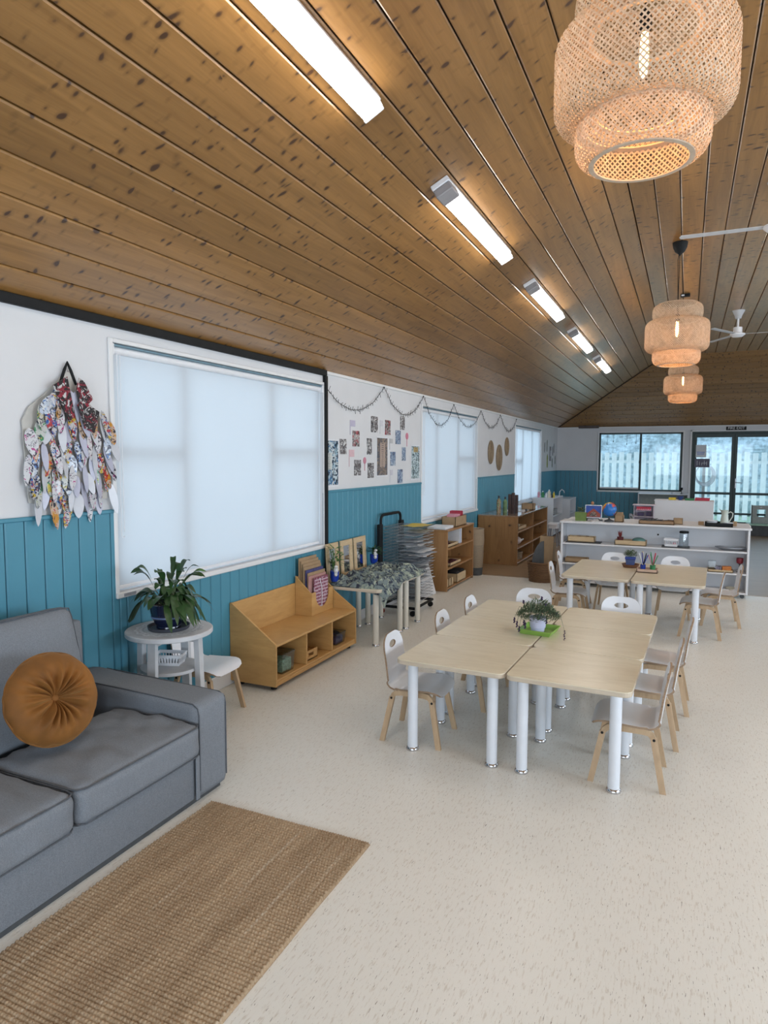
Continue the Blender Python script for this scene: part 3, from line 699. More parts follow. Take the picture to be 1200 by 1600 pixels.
# ------------------------------------------------------------------ sofa
def sofa():
    t = thing('sofa', 'grey fabric two-seat sofa against the teal wall with loose cushions', 'sofa', (0, 0, 0))
    XF = -1.868; XB = -2.69; YA = 2.405; ya = 2.205
    def wr(amp, sc):
        return lambda q, c: q+Vector((0, 0, 0))+q.normalized()*amp*mnoise.noise(q*sc)
    Y0 = .72
    m = M(); m.box(XB+.02, XF-.012, Y0+.21, ya, .028, .232, b=.012, seg=2); m.build('base', m_fabric, t, smooth=True)
    m = M(); m.box(XB+.03, XF-.03, Y0+.03, YA-.02, .0, .03); m.build('plinth', m_dark, t)
    for (p, q) in ((ya, YA), (Y0, Y0+.20)):
        m = M()
        def f(v, c, p=p, q=q):
            if c.z > 0: v.z += -.012*(1+c.x)*.5+.004*mnoise.noise(v*6)
            v.y += .004*mnoise.noise(v*5+Vector((4, 0, 0)))*(.4 if c.z < .9 else 1)
            return v
        m.rbox((XF-XB)/2, (q-p)/2, .2155, .024, 14, f, ((XF+XB)/2, (p+q)/2, .024+.2155)); a = m.build('arm', m_fabric, t, smooth=True, ang=180)
        for yy in (p+.010, q-.010):
            m = M(); m.tube([(XB+.1, yy, .4515), (-2.3, yy, .4475), (XF-.035, yy, .438), (XF-.008, yy, .422), (XF-.001, yy, .39), (XF-.001, yy, .06)], .0032, 6); m.build('piping', m_piping, a, smooth=True)
    m = M(); m.box(XF-.004, XF+.0035, ya-.018, ya+.006, .028, .222, b=.003); m.build('skirt_pleat', m_fabric, t)
    # back
    m = M(); m.rbox(.075, (YA-Y0)/2-.19, .36, .03, 8, None, (XB+.085, (YA+Y0)/2, .39)); m.build('back_frame', m_fabric, t, smooth=True, ang=180)
    Lc = (ya-(Y0+.20))/2
    for k in range(2):
        c0 = Y0+.20+Lc*k; c1 = c0+Lc; cx = (-2.32-1.842)/2
        def f(v, c, k=k):
            top = max(0, c.z)
            e = (1-abs(c.x)**2.5)*(1-abs(c.y)**2.5)
            v.z += .020*e*(1 if c.z > 0 else 0)
            wrk = mnoise.noise(Vector((v.x*11+k*5, v.y*26+v.x*9, k)))*.012+.008*mnoise.noise(Vector((v.x*5, v.y*60, 3+k)))
            v.z += wrk*top
            if c.x > .5: v.x += .010*(1-abs(c.y)**3)*(c.x-.5)*2+.012*mnoise.noise(Vector((v.y*22, v.z*9, k)))*(1-abs(c.z))
            return v
        m = M(); m.rbox((-1.842+2.34)/2, Lc/2-.003, .070, .034, 22, f, ((-1.842-2.34)/2, (c0+c1)/2, .298)); s = m.build('seat_cushion', m_fabric, t, smooth=True, ang=180)
        for zz, rr in ((.361, 0), (.236, 0)):
            m = M(); yy0, yy1 = c0+.012, c1-.012; X = -1.842
            pts = [(-2.25, yy0-.006, zz), (X-.05, yy0-.008, zz), (X-.018, yy0, zz), (X-.004, yy0+.02, zz)]+[(X+.004*sin(PI*j/8)-.001, yy0+.03+(yy1-yy0-.06)*j/8, zz+.002*sin(PI*j/8)) for j in range(9)]+[(X-.004, yy1-.02, zz), (X-.018, yy1, zz), (X-.05, yy1+.008, zz), (-2.25, yy1+.006, zz)]
            m.tube(pts, .0034, 6); m.build('piping', m_piping, s, smooth=True)
        # back cushion leaning
        b0 = c0 if k == 0 else c0; b1 = c1-.10 if k == 1 else c1
        mt = Matrix.Translation((-2.47, (b0+b1)/2, .585)) @ Matrix.Rotation(rad(-13), 4, 'Y')
        def g(v, c, k=k):
            v.x += .03*(1-abs(c.y)**2.4)*(1-abs(c.z)**2.4)*(1 if c.x > 0 else .2)
            v.x += .004*mnoise.noise(Vector((3+k, v.y*9, v.z*12)))
            v.z += .008*mnoise.noise(Vector((v.x*3, v.y*5, 8+k)))*(1 if c.z > .5 else 0)
            if c.z > .2: v.y *= 1-.03*c.z
            return v
        m = M(); m.rbox(.075, (b1-b0)/2-.004, .255, .05, 16, g)
        for v in m.bm.verts: v.co = mt @ v.co
        bc = m.build('back_cushion', m_fabric, t, smooth=True, ang=180)
        hy = (b1-b0)/2-.012
        m = M(); m.tube([mt @ Vector(p) for p in [(.058, -hy, -.2), (.058, -hy*.985, .20), (.057, -hy*.95, .238), (.056, -hy*.8, .249), (.056, 0, .249), (.056, hy*.8, .249), (.057, hy*.94, .240), (.058, hy*.965, .20), (.058, hy*.99, -.2)]], .0034, 6); m.build('piping', m_piping, bc, smooth=True)
sofa()
def pillow():
    R = .173; m = M(); 
    def prof(r, a, s):
        pl = .5+.5*cos(a*17+2.3*sin(a*3)); fo = mnoise.noise(Vector((cos(a)*3, sin(a)*3, 2)))
        tt = r/R
        h = .068*math.sqrt(max(0, 1-tt**2.6))*(1-math.exp(-(tt/.20)**1.3)*.80)
        h *= 1+(.55*(pl-.5)+.42*fo)*math.exp(-((tt-.40)/.30)**2)
        h += .010*mnoise.noise(Vector((cos(a)*tt*4, sin(a)*tt*4, s*5)))*(1-tt)
        return s*h
    def face(s):
        def fn(u, v):
            a = 2*PI*u; r = R*sin(v*PI/2)*(1+.018*cos(a*17)*v**6+.015*mnoise.noise(Vector((cos(a)*2, sin(a)*2, 0))))
            return (r*cos(a), r*sin(a), prof(min(R, R*sin(v*PI/2)), a, s)+(.002*cos(a*34) if v > .95 else 0))
        return fn
    m.grid(face(1), 136, 26, True); m.grid(face(-1), 136, 26, True)
    t = thing('round_cushion', 'round ochre velvet cushion with a central button leaning on the sofa', 'cushion', (-2.165, 1.735, .583))
    mt = Matrix.Rotation(rad(-12), 4, 'Z') @ Matrix.Rotation(rad(70), 4, 'Y')
    for v in m.bm.verts: v.co = mt @ v.co
    m.build('cover', m_velvet, t, smooth=True, ang=180)
    m = M(); m.ball((0, 0, .022), (.017, .017, .009), 16, 8)
    for v in m.bm.verts: v.co = mt @ v.co
    m.build('button', m_velvet, t, smooth=True)
    m = M(); m.tube([mt @ Vector((R*1.0*cos(2*PI*k/64), R*1.0*sin(2*PI*k/64), .004*sin(k))) for k in range(64)], .0045, 6, closed=True); m.build('piping', m_velvet, t, smooth=True)
pillow()

# ------------------------------------------------------------------ tables
def rrect(hx, hy, r, n=5):
    P = []
    for cx, cy, a0 in ((hx-r, hy-r, 0), (-hx+r, hy-r, 90), (-hx+r, -hy+r, 180), (hx-r, -hy+r, 270)):
        for k in range(n+1): a = rad(a0+90*k/n); P.append((cx+r*cos(a), cy+r*sin(a)))
    return P
def table(label, loc, rz, hx, hy, z, grp, leg=.0265, inset=.075, lm=None, tm=None, em=None, corners=None):
    t = thing('childrens_table', label, 'table', loc, rz, grp)
    P = rrect(hx, hy, .038); n = len(P); m = M()
    top = [(p[0]*.996, p[1]*.996, z) for p in P]; a = [(p[0], p[1], z-.003) for p in P]; b_ = [(p[0], p[1], z-.021) for p in P]; c_ = [(p[0]*.994, p[1]*.994, z-.024) for p in P]
    V = top+a+b_+c_; m.mi = 0; m.add(V, [list(range(n))]+[[i, (i+1) % n, n+(i+1) % n, n+i] for i in range(n)])
    m.mi = 1; m.add(V, [[n*k+i, n*k+(i+1) % n, n*(k+1)+(i+1) % n, n*(k+1)+i] for k in (1, 2) for i in range(n)]+[[3*n+i for i in range(n)][::-1]])
    m.build('tabletop', [tm or m_birch, em or m_birch_edge], t)
    for sx in (-1, 1):
        for sy in (-1, 1):
            x, y_ = sx*(hx-inset), sy*(hy-inset)
            m = M(); m.lathe([(leg, .014), (leg, z-.024)], 24, (x, y_, 0)); l = m.build('leg', lm or m_legw, t, smooth=True)
            m = M(); m.lathe([(leg*1.22, 0), (leg*1.28, .004), (leg*1.22, .012), (leg*1.03, .018)], 24, (x, y_, 0)); m.build('foot_cap', m_chrome, l, smooth=True)
    return t
TH = rad(-1.6); TZ = .485
ox, oy = -1.315, 3.045
def tp(u, v): return (ox+u*cos(TH)-v*sin(TH), oy+u*sin(TH)+v*cos(TH), 0)
first = None
tl = {(0, 0): 'birch table at the near left corner of the block of six', (1, 0): 'birch table at the near right corner of the block of six', (0, 1): 'birch table in the middle of the block\'s left side', (1, 1): 'birch table in the middle of the block\'s right side',
      (0, 2): 'birch table at the far left corner of the block, behind the lavender', (1, 2): 'birch table at the far right corner of the block of six'}
for j in range(3):
    for i in range(2):
        p = tp(.2835+.569*i, .266+.540*j)
        if first is None: first = table(tl[(i, j)], p, TH, .2805, .2665, TZ, 'six birch tables pushed together', inset=.070)
        else: dup(first, p, TH, tl[(i, j)])
t2 = table('birch table with the blue potted plant, left one by the white shelf', (-.672, 6.42, 0), rad(-2.2), .283, .52, TZ, 'pair of birch tables near the white shelf', inset=.07)
dup(t2, (-.095, 6.385, 0), rad(-2.2), 'birch table by the white shelf, right one of the pair')

# ------------------------------------------------------------------ chairs (face +x)
def chair(label, loc, rz, grp):
    t = thing('childrens_chair', label, 'chair', loc, rz, grp)
    prof = [(.158, .256), (.150, .270), (.130, .281), (.10, .286), (.05, .284), (0, .280), (-.05, .278), (-.09, .279), (-.118, .285), (-.136, .300), (-.145, .325), (-.150, .36), (-.156, .41), (-.164, .46), (-.173, .51), (-.178, .548)]
    # resample
    acc = [0]
    for p, q in zip(prof[:-1], prof[1:]): acc.append(acc[-1]+math.hypot(q[0]-p[0], q[1]-p[1]))
    T = acc[-1]
    def at(s):
        s = max(0, min(T, s))
        for i in range(len(prof)-1):
            if s <= acc[i+1]+1e-9:
                u = (s-acc[i])/(acc[i+1]-acc[i]); return (prof[i][0]+(prof[i+1][0]-prof[i][0])*u, prof[i][1]+(prof[i+1][1]-prof[i][1])*u)
    def wid(s):
        w_ = .152 if s < .22 else (.152-.022*min(1, (s-.22)/.12))
        r = .062
        if s < r: w_ -= .062*(1-math.sqrt(max(0, 1-((r-s)/r)**2)))
        e = T-s; r2 = .085
        if e < r2: w_ -= r2*(1-math.sqrt(max(0, 1-((r2-e)/r2)**2)))*.98
        return w_
    nv, nu = 54, 22; hc, ha, hb = T-.062, .046, .019
    P = {}; S = {}
    for j in range(nv+1):
        s = T*(1-(1-j/nv)**1.15) if False else T*j/nv
        if j == nv: s = T-.0005
        w_ = wid(s)
        for i in range(nu+1):
            y_ = (2*i/nu-1)*w_; S[(i, j)] = [y_, s]
    dead = set()
    for j in range(nv):
        for i in range(nu):
            yc = sum(S[(i+a, j+b)][0] for a in (0, 1) for b in (0, 1))/4; sc = sum(S[(i+a, j+b)][1] for a in (0, 1) for b in (0, 1))/4
            if (yc/ha)**2+((sc-hc)/hb)**2 < 1: dead.add((i, j))
    bound = set()
    for (i, j) in dead:
        for a, b in ((0, 0), (1, 0), (0, 1), (1, 1)):
            v = (i+a, j+b); nb_ = [(v[0]-1, v[1]-1), (v[0], v[1]-1), (v[0]-1, v[1]), (v[0], v[1])]
            if any(c not in dead for c in nb_): bound.add(v)
    for v in bound:
        y_, s = S[v]; k_ = math.sqrt((y_/ha)**2+((s-hc)/hb)**2)
        if k_ > 1e-6: S[v] = [y_/k_, hc+(s-hc)/k_]
    th = .0095; V = []; idx = {}
    def pos(y_, s, side):
        a = at(s-.002); b = at(s+.002); d = Vector((b[0]-a[0], 0, b[1]-a[1])).normalized(); n_ = Vector((d.z, 0, -d.x))
        p = at(s); dish = 0
        q = Vector((p[0], y_, p[1]))+Vector((-.012*(y_/.15)**2*-1 if s > .33 else 0, 0, .006*(y_/.15)**2 if s < .26 else 0))
        return q+n_*(th*side)
    used = set()
    fc = [(i, j) for j in range(nv) for i in range(nu) if (i, j) not in dead]
    for (i, j) in fc:
        for a, b in ((0, 0), (1, 0), (1, 1), (0, 1)): used.add((i+a, j+b))
    for v in used: idx[v] = len(V); V.append(pos(*S[v], 0)); 
    nV = len(V)
    for v in used: V.append(pos(*S[v], 1))
    m = M(); F = []; E_ = {}
    for (i, j) in fc:
        q = [idx[(i, j)], idx[(i+1, j)], idx[(i+1, j+1)], idx[(i, j+1)]]
        F.append(q); F.append([x+nV for x in q[::-1]])
        for a, b in zip(q, q[1:]+q[:1]): E_[(a, b)] = 1
    R_ = [[b, a, a+nV, b+nV] for (a, b) in E_ if (b, a) not in E_]
    v_ = [m.bm.verts.new(p) for p in V]
    for f_ in F:
        try: m.bm.faces.new([v_[x] for x in f_]).material_index = 0
        except ValueError: pass
    for f_ in R_:
        try: m.bm.faces.new([v_[x] for x in f_]).material_index = 1
        except ValueError: pass
    m.build('seat_shell', [m_shell, m_ply], t, smooth=True, ang=40)
    for sy in (-1, 1):
        Y = .118*sy
        m = M(); P = []
        # arched rail under the seat
        out = [(-.125, .225), (-.113, .256), (-.092, .272), (-.06, .2775), (.06, .2795), (.090, .275), (.111, .256), (.124, .225), (.098, .232), (.085, .246), (.06, .250), (-.06, .250), (-.086, .246), (-.099, .232)]
        m.prism(out, 1, Y-.009, Y+.009); rail = m.build('side_rail', m_chair_wood, t)
        for sx in (-1, 1):
            fy = .146*sy; m = M()
            q = [(sx*.094, .248), (sx*.124, .238), (sx*.170, .0), (sx*.143, .0)]
            V = []
            for yy in (-.010, .010):
                for k, (x, z) in enumerate(q):
                    yb = Y+.001*sy+(fy-Y)*(1-z/.245); V.append((x, yb+yy*(1 if k < 2 else .9), z))
            m.add(V, [[0, 1, 2, 3], [7, 6, 5, 4], [0, 4, 5, 1], [1, 5, 6, 2], [2, 6, 7, 3], [3, 7, 4, 0]])
            m.bm.normal_update(); lg = m.build('leg', m_chair_wood, t)
            m = M(); mt = Matrix.Translation((sx*.112, Y+.011*sy, .232)) @ Matrix.Rotation(rad(90), 4, 'X'); m.lathe([(.0065, -.003), (.0065, .003)], 10, mt=mt); m.build('bolt', m_black, lg)
    m = M(); m.box(-.075, -.055, -.11, .11, .245, .268, b=.003); m.box(.055, .075, -.11, .11, .245, .268, b=.003); m.build('cross_rail', m_chair_wood, t)
    return t
D90 = PI/2
ch = chair('white bentwood child chair at the near left corner, facing the tables', (-1.276, 3.298, 0), rad(2), 'white child chairs with beech legs')
cl = [
 (-1.205, 3.90, rad(1), 'white child chair on the left side, second from the camera'),
 (-1.175, 4.40, rad(0), 'white child chair on the left side, farthest of the three'),
 (-.205, 3.296, rad(181), 'white child chair on the right side of the block, nearest the camera'),
 (-.155, 3.80, rad(180), 'white child chair on the right side of the block, middle of three'),
 (-.105, 4.335, rad(180), 'white child chair on the right side of the block, farthest of three'),
 (-.99, 4.71, rad(-91), 'white child chair behind the lavender pot at the block\'s far end'),
 (-.385, 4.665, rad(-92), 'white child chair at the far end of the block, right of the lavender'),
 (.150, 6.25, rad(177), 'white child chair at the right end of the far pair, front one'),
 (.315, 6.75, rad(182), 'white child chair at the right end of the far pair, rear one'),
 (-.955, 6.22, rad(2), 'white child chair at the left end of the far pair, front one'),
 (-1.015, 6.98, rad(3), 'white child chair at the left end of the far pair, rear one'),
 (-.640, 6.95, rad(-92), 'white child chair behind the blue potted plant, back to the shelf'),
 (-.075, 6.92, rad(-92), 'white child chair behind the pencil tray, back to the white shelf'),
 (-2.53, 3.07, rad(3), 'white child chair against the teal wall behind the round side table')]
for x, y, a, l in cl: dup(ch, (x, y, 0), a, l)
dup(ch, (-.70, 12.4, 0), rad(20), 'white child chair far off, left of the pink doll house')
# ------------------------------------------------------------------ round side table with peace lily
def side_table():
    cx, cy, zt, R = -2.455, 2.69, .60, .222
    t = thing('round_side_table', 'round whitewashed side table between the sofa arm and the teal wall', 'table', (cx, cy, 0))
    m = M(); m.lathe([(R-.004, -.026), (R, -.022), (R, -.004), (R-.004, 0)], 56, (0, 0, zt)); m.build('tabletop', m_greywhite, t, smooth=True)
    m = M(); m.lathe([(.150, 0), (.150, .016)], 40, (0, 0, .385)); m.build('shelf', m_greywhite, t, smooth=True)
    for a in (20, 110, 200, 290):
        a = rad(a-8); m = M(); mt = Matrix.Rotation(a, 4, 'Z')
        V = []
        for (r, z) in ((.148, zt-.026), (.176, zt-.026), (.195, 0), (.165, 0)):
            for s_ in (-.022, .022): V.append(mt @ Vector((r, s_, z)))
        m.add(V, [[0, 2, 4, 6], [7, 5, 3, 1], [0, 1, 3, 2], [2, 3, 5, 4], [4, 5, 7, 6], [6, 7, 1, 0]]); m.build('leg', m_greywhite, t)
    m = M()
    for a in (12, 102): 
        mt = Matrix.Rotation(rad(a), 4, 'Z'); m.box(-.165, .165, -.011, .011, zt-.062, zt-.027, b=.002, mt=mt)
    m.build('apron', m_greywhite, t)
    # doily
    d = M(); n = 96; P = []; F = []
    rs = [.10, .128, .136, .150, .160, .172]
    for r in rs:
        for k in range(n): rr = r*(1+(.035*cos(16*2*PI*k/n) if r > .15 else 0)); P.append((rr*cos(2*PI*k/n), rr*sin(2*PI*k/n), zt+.0015))
    for i in range(len(rs)-1):
        for k in range(n):
            if i in (1, 3) and k % 3 != 0: continue
            F.append([i*n+k, i*n+(k+1) % n, (i+1)*n+(k+1) % n, (i+1)*n+k])
    P0 = len(P); d.add(P, F); d.lathe([(.0, 0), (.10, 0)], n, (0, 0, zt+.0015), cap=False)
    tag(d.build('lace_doily', m_paper, loc=(cx, cy, 0)), 'round white lace doily under the dark blue plant pot', 'doily')
    s = thing('plant_saucer', 'round dark grey saucer on the lace doily', 'saucer', (cx+.005, cy-.01, zt+.002)); m = M(); m.lathe([(.0, .0), (.098, 0), (.104, .004), (.108, .020), (.104, .020), (.098, .007), (0, .007)], 40, cap=False); m.build('dish', plain('charcoal_plastic', (.045, .05, .065), .4, var=.1), s, smooth=True)
    p = thing('potted_peace_lily', 'peace lily with dark drooping leaves in a glossy navy pot', 'plant', (cx+.005, cy-.01, zt+.009))
    m = M(); m.lathe([(0, 0), (.058, 0), (.062, .004), (.060, .012), (.070, .030), (.084, .055), (.087, .066), (.092, .095), (.094, .130), (.090, .132), (.086, .118), (.080, .112), (0, .112)], 44, cap=False); pt = m.build('pot', m_navy, p, smooth=True)
    m = M(); m.lathe([(.0845, .058), (.0885, .060), (.0885, .066), (.087, .068)], 44, cap=False); m.build('glaze_band', plain('pale_blue_band', (.12, .16, .30), .3, var=.1), pt, smooth=True)
    m = M(); m.lathe([(0, .114), (.086, .114)], 24, cap=False); m.build('soil', m_soil, p)
    rnd = random.Random(4)
    for k in range(92):
        a = rnd.uniform(0, 2*PI); inner = k/92
        reach = rnd.uniform(.09, .235)*(1.0 if k % 3 else .75); H = rnd.uniform(.10, .21)*(1-.5*reach/.2)+(.10 if k % 5 == 0 else 0); droop = rnd.uniform(.03, .16)*(reach/.16)
        if k % 5 == 0: droop *= .2
        Lp = []
        for j in range(13):
            u = j/12; r = .02+reach*(u**.85); z = .11+H*sin(min(1, u*1.25)*PI/2)*1.0-droop*max(0, u-.35)**1.4*2.0
            if r < .25: z = max(z, .022)
            Lp.append(Vector((r*cos(a+.25*u*(k % 3-1)), r*sin(a+.25*u*(k % 3-1)), z)))
        m = M(); Wd = rnd.uniform(.017, .025); P = []; F = []
        side = Vector((-sin(a), cos(a), 0))
        for j, c in enumerate(Lp):
            u = j/12
            w_ = .0018 if u < .38 else Wd*math.sin(PI*min(1, (u-.36)/.64))**.75*(1-.25*(u-.36))
            lift = .25*w_
            tw = side+Vector((0, 0, .35*sin(k+u*3)))
            P += [c-tw*w_+Vector((0, 0, lift)), c, c+tw*w_+Vector((0, 0, lift))]
        for j in range(12):
            F += [[3*j, 3*j+1, 3*j+4, 3*j+3], [3*j+1, 3*j+2, 3*j+5, 3*j+4]]
        m.add(P, F); m.build('leaf', m_leaf2 if k in (5, 18, 33) else m_leaf, p, smooth=True, flip=False, ang=180)
    # basket on the shelf
    b = basket('small white plastic slotted basket on the shelf of the round table', (cx-.02, cy+.02, .402), .075, .05, .055, rad(20))
def basket(label, loc, hx, hy, h, rz, mat=None, name='plastic_basket', n=9):
    mat = mat or m_plastw
    t = thing(name, label, 'basket', loc, rz)
    m = M(); m.box(-hx*.86, hx*.86, -hy*.86, hy*.86, 0, .004); m.build('bottom', mat, t)
    m = M()
    def loop(k, z, r): return [(x, y, z) for x, y in [(-hx*k, -hy*k), (hx*k, -hy*k), (hx*k, hy*k), (-hx*k, hy*k)]]
    m.tube(loop(1.0, h, 0), .0042, 6, closed=True); m.build('rim', mat, t)
    m = M()
    for s_ in (-1, 1):
        m.add([(-hx*.86, s_*hy*.86, 0), (hx*.86, s_*hy*.86, 0), (hx*.90, s_*hy*.90, h*.3), (-hx*.90, s_*hy*.90, h*.3)], [[0, 1, 2, 3]]); m.add([(s_*hx*.86, -hy*.86, 0), (s_*hx*.86, hy*.86, 0), (s_*hx*.90, hy*.90, h*.3), (s_*hx*.90, -hy*.90, h*.3)], [[0, 1, 2, 3]])
        m.add([(-hx*.97, s_*hy*.97, h*.75), (hx*.97, s_*hy*.97, h*.75), (hx, s_*hy, h), (-hx, s_*hy, h)], [[0, 1, 2, 3]]); m.add([(s_*hx*.97, -hy*.97, h*.75), (s_*hx*.97, hy*.97, h*.75), (s_*hx, hy, h), (s_*hx, -hy, h)], [[0, 1, 2, 3]])
        for k in range(n+1):
            u = -1+2*k/n; m.tube([(u*hx*.9, s_*hy*.9, h*.28), (u*hx*.97, s_*hy*.97, h*.78)], .0028, 4)
        for k in range(6):
            u = -1+2*k/5; m.tube([(s_*hx*.9, u*hy*.9, h*.28), (s_*hx*.97, u*hy*.97, h*.78)], .0028, 4)
    m.build('slatted_sides', mat, t); return t
side_table()

# ------------------------------------------------------------------ honey ply bench unit with folder box
def bench():
    t = thing('bench_shelf', 'honey plywood bench unit with three cubbies against the teal wall', 'bench', (0, 0, 0))
    X0, X1, Y0, Y1 = -2.70, -2.345, 3.52, 4.66; pl = [(X0, .03), (X1, .03), (X1, .305), (X0+.012, .548), (X0, .548)]
    for y in (Y0, Y1-.016):
        m = M(); m.prism(pl, 1, y, y+.016); m.build('side_panel', m_oak, t)
    B('seat_board', m_oak, (X0+.012, X1, Y0+.016, Y1-.016, .287, .303), t); B('bottom_board', m_oak, (X0+.012, X1-.004, Y0+.016, Y1-.016, .055, .071), t); B('back_panel', m_oak, (X0, X0+.012, Y0+.016, Y1-.016, .04, .546), t); B('kick_board', m_oak, (X1-.016, X1-.002, Y0+.016, Y1-.016, .030, .055), t)
    for y in (3.905, 4.27): B('divider', m_oak, (X0+.012, X1-.004, y, y+.016, .071, .287), t)
    for x in (X0+.05, X1-.05):
        for y in (Y0+.05, Y1-.05):
            m = M(); m.lathe([(.02, 0), (.02, .03)], 12, (x, y, 0)); m.build('glide', m_black, t)
bench()
def bin_(label, loc, hx, hy, h, mat, fill, lid=None, name='storage_tub'):
    t = thing(name, label, 'box', loc); m = M(); k = .88
    V = [(-hx*k, -hy*k, 0), (hx*k, -hy*k, 0), (hx*k, hy*k, 0), (-hx*k, hy*k, 0), (-hx, -hy, h), (hx, -hy, h), (hx, hy, h), (-hx, hy, h)]
    m.add(V, [[3, 2, 1, 0], [0, 1, 5, 4], [1, 2, 6, 5], [2, 3, 7, 6], [3, 0, 4, 7]]); m.tube([V[4], V[5], V[6], V[7]], .004, 5, closed=True); m.build('tub', mat, t)
    if fill: m = M(); m.rbox(hx*.78, hy*.78, h*.33, .01, 6, lambda q, c: q+Vector((0, 0, .01*mnoise.noise(q*60)))); o = m.build('contents', fill, t, smooth=True); o.location = (0, 0, h*.36)
    if lid: B('lid', lid, (-hx*1.02, hx*1.02, -hy*1.02, hy*1.02, h, h+.008), t)
bin_('clear plastic tub with a green rim and green contents in the left bench cubby', (-2.44, 3.72, .071), .065, .075, .13, m_clearp, plain('green_paper', (.22, .36, .26), .7, var=.5, vs_=60), m_clearp)
hb = thing('handled_box', 'plywood box with an oval handle hole in the middle bench cubby', 'box', (-2.45, 4.02, .071))
m = M(); m.box(-.07, .07, -.09, .09, 0, .01); m.box(-.07, -.062, -.09, .09, 0, .062, b=.002); m.box(-.07, .07, .082, .09, 0, .05, b=.002); m.box(-.07, .07, -.09, -.082, 0, .05, b=.002)
m.box(.062, .07, -.09, -.035, 0, .07, b=.002); m.box(.062, .07, .035, .09, 0, .07, b=.002); m.box(.062, .07, -.036, .036, 0, .028, b=.001); m.box(.062, .07, -.036, .036, .052, .07, b=.001); m.build('carcass', m_oak, hb)
bin_('clear tub of dark blue pieces in the right bench cubby', (-2.44, 4.47, .071), .060, .075, .085, m_clearp, plain('navy_pieces', (.03, .03, .10), .6, var=.5, vs_=90), None)
bb_ = M(); bb_.ball((0, 0, .03), (.05, .06, .035), 14, 8); tag(bb_.build('dark_cloth_bundle', plain('black_cloth', (.02, .02, .025), .9, var=.3), smooth=True, loc=(-2.50, 4.57, .071)), 'small black cloth bundle behind the tub in the right bench cubby', 'cloth')
def folderbox():
    t = thing('folder_box', 'tall plywood folder box with a sloping side and a curved notch on the bench', 'box', (0, 0, .304))
    X0, X1, Y0, Y1 = -2.685, -2.55, 4.305, 4.635
    pl = [(X0, 0), (X1, 0), (X1, .172), (X0, .297)]
    for y in (Y0, Y1-.012): m = M(); m.prism(pl, 1, y, y+.012); m.build('side_panel', m_oak, t)
    B('back_panel', m_oak, (X0, X0+.01, Y0+.012, Y1-.012, 0, .29), t)
    m = M(); yc = (Y0+Y1)/2; P = [(Y0, 0), (Y1, 0), (Y1, .174)]+[(yc+.105*cos(rad(a)), .150+.105*sin(rad(a))) for a in range(0, -181, -15)]+[(Y0, .174)]
    P = [(a, min(.174, b)) for a, b in P]; P.insert(3, (yc+.105, .174)); P.insert(-1, (yc-.105, .174)); m.prism(P, 0, X1, X1+.010); m.build('front_panel', m_oak, t)
    cols = [m_card, m_card, m_card, m_card, plain('blue_purple_card', (.05, .05, .15), .7, var=.5, vs_=30), m_card, plain('pink_brown_card', (.42, .22, .20), .7, var=.15)]
    lab = ['rearmost, tallest brown cardboard folder in the box', 'brown folder with a red mark in the box', 'third brown folder from the back in the box', 'fourth brown folder from the back in the box', 'dark blue printed folder in the box', 'brown folder in front of the dark blue one', 'salmon-edged brown folder just behind the striped cloth']
    for k in range(7):
        x = X0+.016+.0142*k; z1 = .425-.022*k; m = M()
        m.box(-.0042, .0042, -.13, .13, 0, z1, b=.001); mt = Matrix.Rotation(rad(3-1.4*k/2), 4, 'Y')
        tag(m.build('folder', cols[k], loc=(x, yc-.01+.006*(k % 3), .306)), lab[k], 'folder', 'cardboard folders in the plywood box')
    m = M(); m.box(-.005, .005, -.105, .105, 0, .27, b=.002)
    s = thing('striped_cloth_folder', 'red and white striped cloth folder at the front of the box', 'folder', (X1-.010, yc+.005, .312)); m.build('cloth', m_stripe, s)
    m = M()
    for k in range(10): m.box(.005, .0065, -.104, -.004, .012+.026*k, .020+.026*k); m.box(.005, .0065, .004, .104, .006+.026*k, .014+.026*k)
    m.build('pale_stripes', plain('pale_stripe', (.52, .40, .46), .8, var=.1), s)
    m = M(); m.tube([(.008, -.03, .26), (.009, 0, .19), (.009, .006, .12), (.008, .0, .03)], .003, 5); m.build('tie_cord', m_paper, s)
folderbox()

